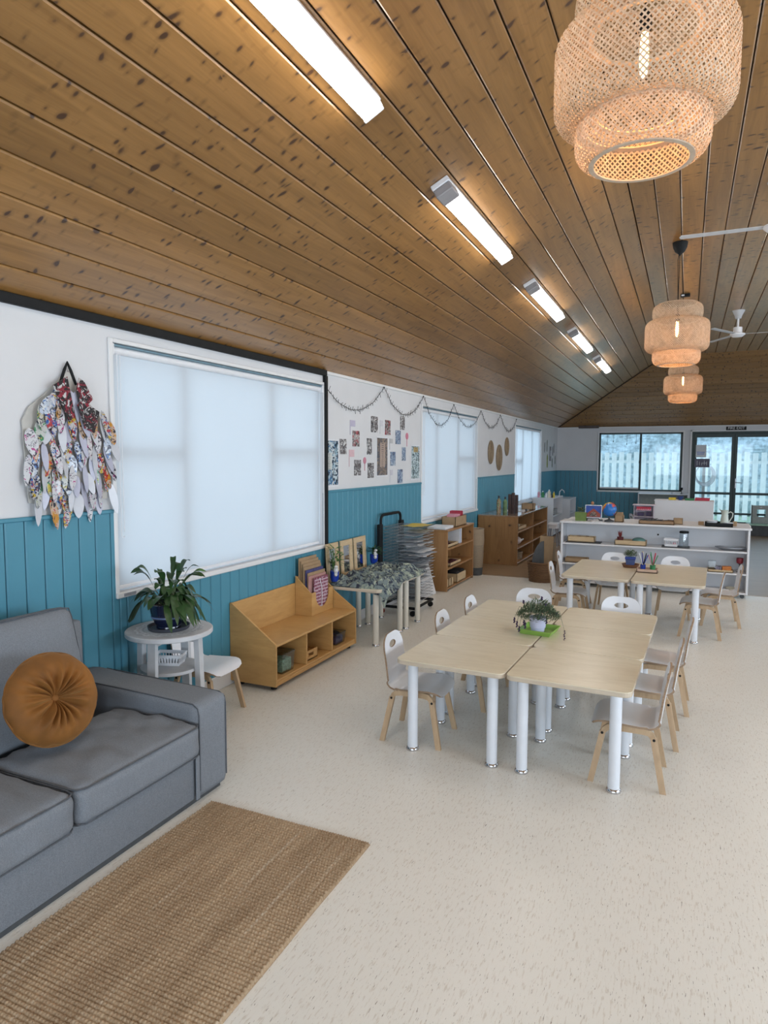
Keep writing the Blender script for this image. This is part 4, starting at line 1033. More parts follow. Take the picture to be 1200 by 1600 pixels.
# ------------------------------------------------------------------ cloth-covered small tables, mirrors, pots, drying rack
ta = table('small cream-legged table nearest the bench, under the patterned cloth', (-2.415, 4.995, 0), 0, .255, .30, .462, 'small cream-legged tables under the patterned cloth', inset=.055, leg=.024, lm=m_legc)
tb = table('small cream-legged table next to the drying rack, under the patterned cloth', (-2.39, 5.49, 0), 0, .235, .19, .462, 'small cream-legged tables under the patterned cloth', inset=.05, leg=.024, lm=m_legc)
def cloth():
    m = M(); x0, x1, y0, y1 = -2.63, -2.13, 4.70, 5.66
    def fn(u, v):
        x = x0+(x1-x0)*u+.03*mnoise.noise(Vector((v*6, 2, 0))); y = y0+(y1-y0)*v+.03*mnoise.noise(Vector((u*5, 7, 0)))
        p = Vector((x*7.5, y*7.5, 0)); n1 = mnoise.noise(p); n2 = mnoise.noise(p*2.3+Vector((5, 5, 5))); n3 = mnoise.noise(p*.6+Vector((1, 8, 2)))
        e = min(1, min(u, 1-u)/.12, min(v, 1-v)/.10)
        z = .467+e*max(0, .030+.034*(1-abs(n1)*2.2)+.018*(1-abs(n2)*2)+.03*n3)
        dr_ = 0
        if u > .90 and v < .45: dr_ = (u-.90)*(.45-v)*1.9
        if v < .07 and u > .5: dr_ += (.07-v)*.9*(u-.5)*2
        if v < .07 and u > .8: y -= 0
        if u > .86: x += (u-.86)*.10
        if u > .90 and v < .45: x = max(x, -2.148)
        return (x, y, z-dr_)
    m.grid(fn, 130, 220); o = m.build('patterned_cloth', m_cloth, smooth=True, flip=False, ang=180); tag(o, 'crumpled green and navy leaf-patterned cloth spread over the small tables', 'cloth')
cloth()
for k, (a, b, l) in enumerate(((4.74, 4.945, 'timber-framed mirror partly behind the bamboo plant, nearest the window'), (4.985, 5.205, 'timber-framed mirror, middle of three against the teal wall'), (5.235, 5.47, 'timber-framed mirror, rightmost of three against the teal wall'))):
    t = thing('framed_mirror', l, 'mirror', (-2.655, 0, .464), 0, 'framed mirrors leaning on the teal wall'); h = .328; f_ = .048
    m = M()
    for (p, q, r, s_) in ((a, b, 0, f_), (a, b, h-f_, h), (a, a+f_, f_, h-f_), (b-f_, b, f_, h-f_)): m.box(0, .014, p, q, r, s_, b=.002)
    m.build('frame', m_lightwood, t); B('mirror_glass', plain('mirror', (.8, .82, .83), .03, 1, var=.01), (.003, .006, a+f_-.004, b-f_+.004, f_-.004, h-f_+.004), t, b=0)
    t.rotation_euler = (0, rad(-3), 0)
def figpot(label, loc, tall):
    t = thing('figure_pot_plant', label, 'plant', loc); m = M(); m.lathe([(0, 0), (.028, 0), (.036, .03), (.038, .085), (.034, .085), (.030, .07), (0, .07)], 20, cap=False); m.build('pot', m_blue, t, smooth=True)
    m = M(); m.ball((.026, -.026, .095), (.020, .020, .026), 12, 8); m.ball((.026, -.026, .062), (.016, .016, .018), 10, 6); m.ball((.032, -.032, .125), (.017, .015, .012), 10, 6); m.build('white_figure', m_cheru, t, smooth=True)
    rnd = random.Random(int(tall*100)); 
    m = M()
    for k in range(5):
        a = rnd.uniform(0, 2*PI); m.tube([(.01*cos(a), .01*sin(a), .07), (.02*cos(a), .02*sin(a), .07+tall*.6), (.04*cos(a), .04*sin(a), .07+tall)], .0028, 5)
    m.build('stems', m_leaf2, t); m = M()
    for k in range(110):
        a = rnd.uniform(0, 2*PI); z = .09+tall*rnd.uniform(.25, 1.0); r0 = rnd.uniform(.0, .05); L_ = rnd.uniform(.035, .065); d = Vector((cos(a), sin(a), rnd.uniform(-.5, .5))); s_ = Vector((-sin(a), cos(a), .2))*.008; p = Vector((r0*cos(a), r0*sin(a), z))
        m.add([p, p+d*L_*.5+s_, p+d*L_, p+d*L_*.5-s_], [[0, 1, 2, 3]])
    o = m.build('foliage', m_leaf2 if tall > .1 else m_leaf, t, flip=False); o['kind'] = 'stuff'
figpot('tall leafy lucky-bamboo in a blue pot with a white figure, beside the folder box', (-2.585, 4.745, .495), .19)
figpot('low leafy plant in a blue pot with a white figure, beside the drying rack', (-2.60, 5.53, .53), .05)
def rack():
    t = thing('drying_rack', 'black art drying rack with many wire shelves against the teal wall', 'rack', (0, 0, 0)); X = -2.655
    for y in (5.78, 6.30): B('post', m_black, (X-.018, X+.018, y-.034, y+.034, .06, .865), t, b=.004)
    m = M(); P = [(X, 5.80, .86), (X, 5.80, .90)]+[(X, 5.86-.06*cos(rad(a)), .90+.05*sin(rad(a))) for a in range(15, 91, 15)]+[(X, 6.22+.06*sin(rad(a)), .90+.05*cos(rad(a))) for a in range(0, 91, 15)]+[(X, 6.28, .86)]
    m.tube(P, .014, 8); m.build('handle', m_black, t, smooth=True)
    m = M(); m.tube([(-2.30, 5.80, .075), (X, 5.80, .075), (X, 6.28, .075), (-2.30, 6.28, .075)], .014, 8, closed=True); m.build('base_frame', m_black, t)
    for i, (x, y) in enumerate(((-2.64, 5.80), (-2.64, 6.28), (-2.32, 5.80), (-2.32, 6.28))):
        m = M(); mt = Matrix.Translation((x, y, .026)) @ Matrix.Rotation(rad(90), 4, 'X'); m.lathe([(.026, -.011), (.026, .011)], 16, mt=mt); m.build('castor', plain('red_castor', (.35, .05, .03), .4, var=.2) if i == 0 else m_black, t)
    pr = random.Random(3)
    n = 24
    for k in range(n):
        z = .135+k*.0305
        m = M(); m.tube([(X+.02, 5.82, z), (-2.285, 5.82, z-.004), (-2.285, 6.26, z-.004), (X+.02, 6.26, z)], .0028, 5, closed=True)
        for j in range(1, 9): y = 5.82+.44*j/9; m.tube([(X+.02, y, z), (-2.285, y, z-.004)], .0014, 3)
        for j in range(1, 4): x = X+.02+.35*j/4; m.tube([(x, 5.82, z), (x, 6.26, z)], .0014, 3)
        m.build('wire_shelf', m_steel, t)
    mats = [m_paper, m_paper, plain('grey_paper', (.56, .59, .63), .8, var=.1), scrib('painted_paper', (.6, .62, .65), [(.05, .06, .1), (.4, .42, .5)], 12, .8, .45), m_paper]
    lab = 'child\'s painted sheet drying on the wire rack'
    ks = [q for q in range(5, n) if q % 3 != 1]
    for k in ks:
        z = .142+k*.0305
        x0 = -2.52+pr.uniform(-.03, .05); x1 = x0+pr.uniform(.20, .27); y0 = 5.835+pr.uniform(0, .05); y1 = y0+pr.uniform(.34, .38)
        m = M(); f1, f2 = pr.uniform(0, 6), pr.uniform(0, 6)
        def fn(u, v): return (x0+(x1-x0)*u, y0+(y1-y0)*v, .0065+.0035*sin(u*7+f1)+.003*sin(v*9+f2)+.004*mnoise.noise(Vector((u*3, v*4, k))))
        m.grid(fn, 8, 10)
        mm = mats[pr.randrange(5)] if k < n-1 else m_yellow
        o = m.build('painting_sheet', mm, smooth=True, flip=False, ang=180, loc=(0, 0, z)); tag(o, ('painted sheet on the drying rack, %s from the top' % ['', 'first', 'second', 'third', 'fourth', 'fifth', 'sixth', 'seventh', 'eighth', 'ninth', 'tenth', 'eleventh', 'twelfth', 'thirteenth', 'fourteenth', 'fifteenth', 'sixteenth', 'seventeenth', 'eighteenth', 'nineteenth'][sum(1 for q in ks if q > k)]) if k < n-1 else 'yellow painted sheet on top of the drying rack', 'paper', 'painted sheets on the drying rack' if k < n-1 else None)
rack()
m = M(); m.add([(-2.490, 6.42, .003), (-2.490, 6.90, .003), (-2.665, 6.90, .62), (-2.665, 6.42, .62), (-2.482, 6.42, .006), (-2.482, 6.90, .006), (-2.657, 6.90, .623), (-2.657, 6.42, .623)], [[0, 1, 2, 3], [7, 6, 5, 4], [0, 4, 5, 1], [1, 5, 6, 2], [2, 6, 7, 3], [3, 7, 4, 0]])
tag(m.build('white_board', m_paper), 'plain white board leaning on the wall between rack and pine bookshelf', 'board')

# ------------------------------------------------------------------ pine shelves
def shelfunit(name, label, X0, X1, Y0, Y1, H, shelves, divs, mat, back=True, th=.020, wtop=None, facing='x'):
    t = thing(name, label, 'shelf', (0, 0, 0))
    for y in (Y0, Y1-th): B('side_panel', mat, (X0, X1, y, y+th, 0.0, H-th), t)
    B('top_board', wtop or mat, (X0, X1+.004, Y0, Y1, H-th, H), t); B('bottom_board', mat, (X0+.01, X1-.006, Y0+th, Y1-th, .018, .036), t); B('back_panel', mat, (X0, X0+.008, Y0+th, Y1-th, .02, H-th), t, b=.001)
    for y in divs: B('divider', mat, (X0+.01, X1-.003, y-.008, y+.008, .036, H-th), t)
    ed = [Y0+th]+[d for d in divs]+[Y1-th]
    for z in shelves: B('shelf_board', mat, (X0+.01, X1-.004, Y0+th, Y1-th, z-th/2, z+th/2), t)
    return t
shelfunit('pine_bookshelf', 'narrow varnished pine bookshelf with three levels under the second window', -2.70, -2.405, 7.04, 8.05, .695, [.25, .475], [], m_pine2)
shelfunit('pine_cubby_shelf', 'wide knotty pine cubby shelf under the third window', -2.69, -2.115, 9.20, 11.36, .700, [.235, .46], [10.25], m_pine, wtop=plain('glossy_shelf_top', (.30, .20, .13), .18, var=.2, coat=.5))
def obox(name, label, loc, hx, hy, h, mat, cat='box', wall=.008, rz=0, grp=None, fill=None):
    t = thing(name, label, cat, loc, rz, grp); m = M(); m.box(-hx, hx, -hy, hy, 0, wall); m.box(-hx, -hx+wall, -hy, hy, 0, h, b=.001); m.box(hx-wall, hx, -hy, hy, 0, h, b=.001); m.box(-hx, hx, -hy, -hy+wall, 0, h, b=.001); m.box(-hx, hx, hy-wall, hy, 0, h, b=.001); m.build('tray_body', mat, t)
    if fill:
        m = M(); r_ = random.Random(int(abs(loc[0])*1000)+int(abs(loc[1])*100))
        for k in range(12): x = r_.uniform(-hx*.75, hx*.75); y = r_.uniform(-hy*.75, hy*.75); s_ = min(hx, hy)*.22; m.box(x-s_, x+s_, y-s_, y+s_, wall, wall+h*r_.uniform(.4, .95), b=.002)
        m.build('contents', fill, t)
    return t
cb_ = obox('card_box', 'brown box holding pink and red cards on the pine bookshelf', (-2.52, 7.62, .697), .085, .21, .115, m_card)
for k in range(8):
    m = M(); m.box(-.07, .07, -.003, .003, 0, .16 if k > 3 else .13, b=.001); o = m.build('greeting_card', m_red if k > 3 else m_pink, loc=(-2.52, 7.50+.035*k, .707)); o.rotation_euler = (rad(-22+4*k), 0, 0)
    tag(o, (['pink card nearest the camera in the brown box', 'second pink card in the brown box', 'third pink card in the brown box', 'pink card touching the red ones in the brown box', 'red card next to the pink ones in the brown box', 'second red card in the brown box', 'third red card in the brown box', 'red card farthest back in the brown box'][k]), 'card', 'red cards in the brown box' if k > 3 else 'pink cards in the brown box')
tag(B('paper_stack', m_paper, (-.11, .11, -.14, .14, 0, .03), None, loc=(-2.55, 7.21, .696)), 'stack of white paper on the near end of the pine bookshelf', 'paper')
for (z, y, l) in ((.487, 7.30, 'shallow timber tray on the top level of the pine bookshelf'), (.262, 7.42, 'shallow timber tray on the middle level of the pine bookshelf')):
    o = obox('timber_tray', l, (-2.535, y, z), .105, .20, .035, m_lightwood, 'tray', fill=plain('dark_red_pieces', (.10, .03, .04), .6, var=.4, vs_=40))
for k in range(4): tag(B('thin_book', [m_paper, m_cobalt, m_paper, m_plastw][k], (-.09, .09, -.007, .007, 0, .19), None, loc=(-2.53, 7.60+.020*k, .486)), ['white spine book leaning leftmost on the top level of the pine bookshelf', 'blue book between white ones on the pine bookshelf', 'white book right of the blue one on the pine bookshelf', 'last pale book of four on the pine bookshelf'][k], 'book')
for k in range(3): obox('small_timber_box', ['small square timber box nearest the camera on the lowest pine level', 'small square timber box, second on the lowest pine level', 'small square timber box, third on the lowest pine level'][k], (-2.47, 7.12+.085*k, .037), .045, .036, .09, m_lightwood)
obox('timber_box', 'wider timber box with black cloth on the lowest pine level', (-2.50, 7.62, .037), .08, .17, .10, m_lightwood)
m = M(); m.rbox(.075, .16, .035, .03, 8, lambda q, c: q+Vector((0, 0, .02*mnoise.noise(q*20)))); tag(m.build('black_cloth', plain('black_felt', (.012, .012, .014), .95, var=.3), smooth=True, loc=(-2.50, 7.62, .125)), 'black cloth heaped on the wider timber box', 'cloth')
m = M(); m.lathe([(.10, .40), (.102, .06), (.085, .0)], 24, cap=False); 
tk = thing('laundry_basket', 'tall pale wicker basket with a tan liner between the two pine shelves', 'basket', (-2.45, 8.28, 0))
m = M(); m.lathe([(0, 0), (.092, 0), (.098, .10)], 24, cap=False); m.build('dark_base', m_dark, tk, smooth=True)
m = M(); m.lathe([(.098, .10), (.105, .25), (.108, .41)], 24, cap=False); m.build('woven_body', m_wick2, tk, smooth=True)
m = M(); m.lathe([(.111, .39), (.113, .45), (.108, .58), (.112, .60), (.10, .59), (.10, .40)], 24, cap=False); m.build('liner', m_liner, tk, smooth=True)
# pieces on the cubby shelf
def bottle(label, loc, r, h, mat, cap=None, grp=None, name='bottle'):
    t = thing(name, label, 'bottle', loc, 0, grp); m = M(); m.lathe([(0, 0), (r, 0), (r, h*.68), (r*.8, h*.76), (r*.38, h*.82), (r*.38, h*.86)], 16, cap=False); m.build('body', mat, t, smooth=True)
    m = M(); m.lathe([(r*.45, h*.86), (r*.45, h), (0, h)], 12); m.build('cap', cap or mat, t, smooth=True); return t
ZS = .701
bottle('dark-topped bottle with a red and cream speckled body on the cubby shelf', (-2.50, 9.62, ZS), .032, .25, scrib('speckled', (.45, .38, .25), [(.4, .06, .05), (.1, .25, .08)], 50, .5, .45), m_dark)
bottle('pale green bottle beside the speckled one on the cubby shelf', (-2.43, 9.72, ZS), .03, .23, plain('pale_green', (.22, .35, .16), .5, var=.3), m_dark)
for k, (x, h) in enumerate(((-2.32, .28), (-2.275, .30), (-2.23, .27))):
    m = M(); m.prism(rrect(.021, .021, .006, 2), 2, 0, h); tag(m.build('dark_rod', plain('dark_walnut', (.05, .025, .02), .5, var=.3), loc=(x, 9.55+.02*k, ZS)), ['leftmost upright dark brown rod on the cubby shelf', 'middle and tallest upright dark brown rod on the cubby shelf', 'rightmost upright dark brown rod on the cubby shelf'][k], 'rod')
obox('brown_box', 'brown cardboard box on the far half of the cubby shelf', (-2.24, 10.45, ZS), .09, .09, .095, m_card); m = M(); m.ball((0, 0, .018), .018); tag(m.build('dark_ball', m_dark, smooth=True, loc=(-2.20, 10.10, ZS)), 'small dark ball in front of the brown box on the cubby shelf', 'ball')
m = M(); m.lathe([(.025, 0), (.002, .06)], 10); tag(m.build('green_cone', m_green, loc=(-2.20, 10.68, ZS)), 'small dark green cone beside the brown box', 'ornament')
m = M(); m.box(-.15, .15, -.40, .40, 0, .006, b=.001); tag(m.build('reflection_sheet', m_plastw, loc=(-2.36, 10.35, ZS+.0)), 'white reflection on the cubby shelf top, laid as a mat under the brown box', 'mat')  # white sheet stands for the reflection on the shelf top
for (y, z, l) in ((9.50, .472, 'low timber tray in the upper near cubby'), ):
    obox('timber_tray', l, (-2.28, y+.2, z), .12, .25, .045, m_lightwood, 'tray', fill=m_cream)
tp_ = thing('teapot', 'white spotted toy teapot in the middle near cubby', 'teapot', (-2.22, 9.62, .247)); m = M(); m.ball((0, 0, .06), (.065, .065, .058), 16, 10); m.build('body', scrib('spotted', (.6, .55, .55), [(.35, .12, .12)], 40, .4, .4), tp_, smooth=True); m = M(); m.tube([(.05, 0, .05), (.09, 0, .09)], .01, 8); m.build('spout', m_plastw, tp_); m = M(); m.tube([(0, -.06, .09), (0, -.10, .07), (0, -.06, .03)], .007, 6); m.build('handle', m_plastw, tp_); m = M(); m.ball((0, 0, .125), .014); m.build('lid_knob', m_red, tp_)
def rbasket(label, loc, r, h, mat, hole=False, name='wicker_basket', sx=1, sy=1):
    t = thing(name, label, 'basket', loc); m = M(); rows = max(5, int(h/.016)); P = []
    for k in range(rows):
        z0 = h*k/rows
        m.tube([((r*(.88+.12*k/rows)+.003*(1 if (j+k) % 2 else -1))*cos(2*PI*j/28)*sx, (r*(.88+.12*k/rows)+.003*(1 if (j+k) % 2 else -1))*sin(2*PI*j/28)*sy, z0+h/rows/2) for j in range(28)], h/rows*.60, 5, closed=True)
    o = m.build('woven_side', mat, t, smooth=True, ang=180); m = M(); m.lathe([(0, .004), (r*.86, .004)], 28, cap=False, sx=sx, sy=sy); m.build('bottom', mat, t)
    m = M(); m.tube([(r*1.03*cos(2*PI*j/28)*sx, r*1.03*sin(2*PI*j/28)*sy, h) for j in range(28)], .010, 6, closed=True); m.build('rim', mat, t, smooth=True, ang=180); return t
rbasket('small round pale wicker basket in the lowest near cubby', (-2.23, 9.62, .037), .085, .10, m_wick2)
rbasket('small pale wicker basket in the lowest far cubby', (-2.26, 10.55, .037), .075, .09, m_wick2)
# wicker basket with boards
rbasket('large round brown wicker basket holding boards, left of the far tables', (-1.575, 8.18, 0), .165, .235, m_wick, sx=1.0, sy=.9)
def panel(name, label, cat, mat, loc, w_, h, tilt, rz, round_=False, th=.006):
    m = M(); P = [(-w_/2, 0), (w_/2, 0), (w_/2, h)]
    P += [(-w_/2+w_*(1-sin(rad(a))), h-.0-h*.75*(1-cos(rad(a)))) for a in range(0, 91, 10)][1:] if round_ else [(-w_/2, h)]
    m.prism(P, 1, -th/2, th/2); o = m.build(name, mat, loc=loc); o.rotation_euler = (rad(tilt), 0, rz); tag(o, label, cat)
panel('dark_board', 'dark grey rounded board standing in the brown wicker basket', 'board', m_dark, (-1.62, 8.16, .012), .15, .48, -6, rad(20), True)
panel('cardboard_sheet', 'tall plain brown cardboard sheet standing in the brown wicker basket', 'cardboard', m_card, (-1.545, 8.20, .012), .17, .54, -8, rad(-5))
panel('cardboard_sheet', 'shorter tan cardboard sheet leaning to the right in the wicker basket', 'cardboard', m_liner, (-1.50, 8.235, .012), .15, .46, -12, rad(8))

# ------------------------------------------------------------------ white shelving island
def island(name, label, X0, X1, Y0, Y1, H, shelves, face=-1):
    t = thing(name, label, 'shelf', (0, 0, 0)); th = .022
    for x in (X0, X1-th): B('side_panel', m_whitewood, (x, x+th, Y0+.01, Y1, .045, H-th), t)
    B('top_board', m_whitewood, (X0-.012, X1+.012, Y0-.008, Y1, H-th, H), t)
    yb = Y1-.010 if face < 0 else Y0
    B('back_panel', m_whitewood, (X0+th, X1-th, yb, yb+.010, .05, H-th), t, b=.001)
    B('bottom_board', m_whitewood, (X0+th, X1-th, Y0+.012, Y1-.01, .045, .065), t)
    for z in shelves: B('shelf_board', m_whitewood, (X0+th, X1-th, Y0+.012, Y1-.01, z-.009, z+.009), t)
    for x in (X0+.05, X1-.05):
        for y in (Y0+.05, Y1-.05):
            m = M(); mt = Matrix.Translation((x, y, .022)) @ Matrix.Rotation(rad(90), 4, 'X'); m.lathe([(.022, -.009), (.022, .009)], 14, mt=mt); m.box(x-.012, x+.012, y-.014, y+.014, .03, .046); m.build('castor', m_dark, t)
IY = 8.03
island('white_island_shelf', 'long white open shelf on castors facing the tables', -1.335, .640, IY, IY+.325, .765, [.262, .500])
island('white_back_shelf', 'white open shelf standing back to back behind the long white shelf', -1.30, .655, IY+.337, IY+.655, .763, [.40], 1)
m = M(); mt = Matrix.Translation((-.278, IY+.313, .623)) @ Matrix.Rotation(rad(90), 4, 'X'); m.lathe([(.010, 0), (.010, .012)], 12, mt=mt); tag(m.build('cable_grommet', m_black), 'small black round knob on the back panel of the white shelf', 'knob')
T0 = .766; y0 = 8.18
# top row
gp = thing('green_planter', 'square olive green planter with a small plant at the left end of the white shelf', 'plant', (-1.125, y0, T0)); m = M(); m.prism([(-.060, 0), (.060, 0), (.066, .10), (-.066, .10)], 1, -.055, .055); m.build('pot', plain('olive_green', (.13, .20, .045), .5, var=.1), gp)
m = M(); r_ = random.Random(8)
for k in range(60):
    a = r_.uniform(0, 2*PI); rr = r_.uniform(0, .04); p = Vector((rr*cos(a), rr*sin(a), .098+r_.uniform(0, .05))); d = Vector((cos(a), sin(a), .8))*.025; s_ = Vector((-sin(a), cos(a), 0))*.008; m.add([p, p+d*.5+s_, p+d, p+d*.5-s_], [[0, 1, 2, 3]])
o = m.build('foliage', m_leaf3, gp, flip=False); o['kind'] = 'stuff'
fp = thing('framed_picture', 'small framed picture of a red-brown peaked hut under a blue sky on an easel', 'picture', (-.985, y0-.02, T0+.035)); m = M()
for (p, q, r, s_) in ((-.097, .097, 0, .010), (-.097, .097, .145, .155), (-.097, -.087, .01, .145), (.087, .097, .01, .145)): m.box(p, q, -.006, .006, r, s_, b=.001)
m.build('frame', m_steel, fp); B('sky_print', plain('deep_blue_print', (.02, .07, .35), .4, var=.2), (-.087, .087, -.001, .003, .01, .145), fp, b=0)
m = M(); m.prism([(-.08, .012), (.08, .012), (.08, .05), (0, .115), (-.08, .05)], 1, -.003, -.001); m.build('hut_print', plain('red_brown_print', (.28, .06, .04), .5, var=.4, vs_=60), fp)
m = M(); m.prism([(-.045, .02), (.045, .02), (.03, .06), (0, .08), (-.03, .06)], 1, -.005, -.003); m.build('doorway_print', scrib('figures', (.06, .04, .03), [(.5, .3, .2), (.6, .6, .6)], 90, .5, .4), fp)
m = M(); m.tube([(-.08, .03, -.034), (-.06, .004, .0), (-.05, .01, .05)], .005, 5); m.tube([(.08, .03, -.034), (.06, .004, .0), (.05, .01, .05)], .005, 5); m.tube([(-.06, -.012, -.006), (.06, -.012, -.006)], .005, 5); m.tube([(-.06, -.012, -.006), (-.07, -.02, -.034)], .005, 5); m.tube([(.06, -.012, -.006), (.085, -.02, -.034)], .005, 5); m.build('easel', m_dark, fp); fp.rotation_euler = (rad(-8), 0, 0)
m = M(); m.ball((0, 0, .022), (.018, .014, .022)); tag(m.build('orange_figurine', plain('clay', (.5, .22, .10), .6, var=.2), smooth=True, loc=(-1.015, y0+.12, .946)), 'tiny orange figurine standing on the tall thin stand behind the picture', 'figurine')
tag(B('thin_stand', m_whitewood, (-.022, .022, -.018, .018, 0, .179), None, loc=(-1.015, y0+.12, T0)), 'slim white block stand hidden behind the framed picture', 'stand')
gl = thing('globe', 'blue globe with green and red continents on a dark stand on the white shelf', 'globe', (-.808, y0, T0)); m = M(); m.ball((0, 0, .143), .082, 28, 18)
def globemat():
    mm, nt, p = nm('globe_print'); p.inputs['Roughness'].default_value = .25; n = noi(nt, coords(nt, (1, 1, 1)), 11, 3); n2 = noi(nt, coords(nt, (1, 1, 1.3)), 8, 1)
    land = mix(nt, ramp(nt, n2.outputs[0], [(.48, 0.0), (.50, 1.0)]), (.05, .30, .06), mix(nt, ramp(nt, n2.outputs[0], [(.58, 0.0), (.6, 1.0)]), (.55, .08, .05), (.65, .42, .08)))
    nt.links.new(mix(nt, ramp(nt, n.outputs[0], [(.52, 0.0), (.535, 1.0)]), (.02, .16, .50), land), p.inputs['Base Color']); return mm
m.build('sphere', globemat(), gl, smooth=True); m = M(); m.lathe([(.055, 0), (.05, .014), (.012, .03), (.010, .065)], 20); m.build('stand', m_dark, gl, smooth=True); m = M(); m.tube([(.0+.088*cos(rad(a)), 0, .143+.088*sin(rad(a))) for a in range(-90, 91, 15)], .004, 6); m.build('arm', m_dark, gl)
obox('card_holder', 'tan wooden card holder box right behind the globe', (-.700, y0+.05, T0), .048, .07, .075, m_card)
for k in range(3): tag(B('brown_card', m_card, (-.04, .04, -.002, .002, 0, .10), None, loc=(-.70, y0+.02+.025*k, T0+.009)), ['front brown card in the tan holder behind the globe', 'middle brown card in the tan holder behind the globe', 'rear brown card in the tan holder behind the globe'][k], 'card', 'cards in the tan holder behind the globe')
tag(B('small_notepad', m_paper, (-.06, .06, -.05, .05, 0, .006), None, loc=(-.93, y0-.08, T0)), 'white card lying flat before the framed picture', 'card')
tag(B('dark_block', m_dark, (-.02, .02, -.015, .015, 0, .02), None, loc=(-.895, y0-.05, T0+.006)), 'small dark wedge beside the globe foot on the white shelf', 'block')
obox('long_timber_tray', 'long brown timber tray of pens and pieces in the middle of the white shelf', (-.292, y0-.03, T0), .185, .10, .038, wood('brown_tray_wood', (.24, .14, .07), (.34, .21, .11), (4, 20, 20), .5), 'tray')
m = M(); r_ = random.Random(11)
for k in range(22): x = r_.uniform(-.15, .16); y = r_.uniform(-.07, .07); a = r_.uniform(-.4, .4); m.tube([(x-.035*cos(a), y-.035*sin(a), .02+.02*r_.random()), (x+.035*cos(a), y+.035*sin(a), .03+.02*r_.random())], .004, 5)
o = m.build('wooden_pegs', m_dark, loc=(-.292, y0-.03, T0+.006)); tag(o, 'heap of small dark pegs lying in the long brown tray', 'pegs', kind='stuff')
tag(B('pink_card_pack', m_pink, (-.05, .05, -.03, .03, 0, .02), None, loc=(-.38, y0+.09, T0+.0)), 'pink pack behind the left part of the long brown tray', 'pack')
obox('cube_box', 'small cube-shaped brown box on the white shelf, right of the long tray', (-.07, y0+.04, T0), .048, .048, .066, m_card, wall=.006)
tag(B('small_brown_block', m_card, (-.028, .028, -.03, .03, 0, .038), None, loc=(.165, y0+.06, T0)), 'small brown block left of the black tray on the white shelf', 'block')
bt = thing('black_tray', 'black tray holding the jug and bowls at the right of the white shelf', 'tray', (.338, y0, T0)); m = M(); m.box(-.135, .135, -.10, .10, 0, .008); 
for (a, b, c_, d) in ((-.135, .135, -.10, -.092), (-.135, .135, .092, .10), (-.135, -.127, -.10, .10), (.127, .135, -.10, .10)): m.box(a, b, c_, d, 0, .040, b=.001)
m.build('tray_body', m_black, bt)
jg = thing('enamel_jug', 'pale grey-green enamel jug with a curved handle on the black tray', 'jug', (.395, y0, T0+.009)); m = M(); m.lathe([(0, 0), (.045, 0), (.047, .01), (.040, .06), (.031, .12), (.033, .15), (.038, .168), (.035, .168), (.028, .12), (.037, .05), (0, .01)], 24, cap=False); m.build('body', plain('celadon', (.48, .52, .46), .3, var=.03), jg, smooth=True)
m = M(); m.add([(-.036, -.014, .166), (-.036, .014, .166), (-.062, 0, .188), (-.030, 0, .13)], [[0, 2, 3], [1, 3, 2], [0, 1, 2]]); m.build('spout', plain('celadon_lip', (.48, .52, .46), .3, var=.03), jg, flip=False); m = M(); m.tube([(.030, 0, .135), (.055, 0, .152), (.078, 0, .135), (.076, 0, .10), (.055, 0, .06), (.040, 0, .035)], .0055, 8); m.build('handle', plain('celadon_handle', (.52, .55, .50), .3, var=.03), jg, smooth=True)
def bowl(label, loc, r, h, mat, name='bowl'):
    m = M(); m.lathe([(0, 0), (r*.45, 0), (r*.8, h*.45), (r, h), (r*.95, h), (r*.74, h*.5), (r*.4, h*.15), (0, h*.15)], 28, cap=False); return tag(m.build(name, mat, smooth=True, loc=loc), label, 'bowl')
bowl('white bowl on the black tray, left of the jug', (.272, y0, T0+.010), .060, .050, m_plastw); bowl('white saucer bowl in front of the jug on the black tray', (.430, y0-.045, T0+.010), .052, .036, m_plastw)
tag(B('brown_card_block', m_card, (-.02, .02, -.03, .03, 0, .05), None, loc=(.50, y0+.08, T0)), 'brown block at the right of the black tray', 'block')
# middle level
S1 = .510; S0 = .272; yS = 8.16
tag(B('dark_tray', m_dark, (-.20, .20, -.09, .09, 0, .008), None, loc=(-1.085, yS, S1)), 'flat dark tray on the middle level, left end of the white shelf', 'tray')
obox('long_wood_box', 'pale timber box on the flat dark tray of the middle level', (-1.11, yS, S1+.009), .155, .07, .062, m_lightwood, fill=m_card)
obox('wood_crate', 'pale timber crate on the middle level behind the blue potted plant', (-.56, yS, S1), .17, .085, .055, m_lightwood)
rp = thing('red_pot_succulent', 'dark red pot with red pointed leaves on the middle level', 'plant', (-.677, yS, S1+.010)); m = M(); m.lathe([(.030, 0), (.036, .075)], 16); m.build('pot', plain('maroon', (.12, .02, .025), .5, var=.2), rp, smooth=True); m = M()
for k in range(6): a = k*1.05; m.lathe([(.008, 0), (.011, .03), (.001, .08)], 6, mt=Matrix.Translation((0, 0, .07)) @ Matrix.Rotation(a, 4, 'Z') @ Matrix.Rotation(rad(12+8*(k % 2)), 4, 'Y'))
m.build('leaves', plain('red_leaf', (.22, .03, .03), .5, var=.3), rp, smooth=True)
m = M(); m.ball((0, 0, .04), (.075, .06, .038), 20, 10); tag(m.build('teal_glass_dish', plain('teal_glass', (.10, .22, .20), .15, var=.2), smooth=True, loc=(-.475, yS, S1+.012)), 'upturned teal glass dish in the pale timber crate', 'dish')
tag(B('grey_tray', m_dark, (-.145, .145, -.085, .085, 0, .010), None, loc=(-.085, yS, S1)), 'dark grey tray under the white basket on the middle level', 'tray')
bk_ = basket('white plastic slotted basket on the dark grey tray of the white shelf', (-.133, yS-.01, S1+.011), .075, .055, .085, 0, n=8)
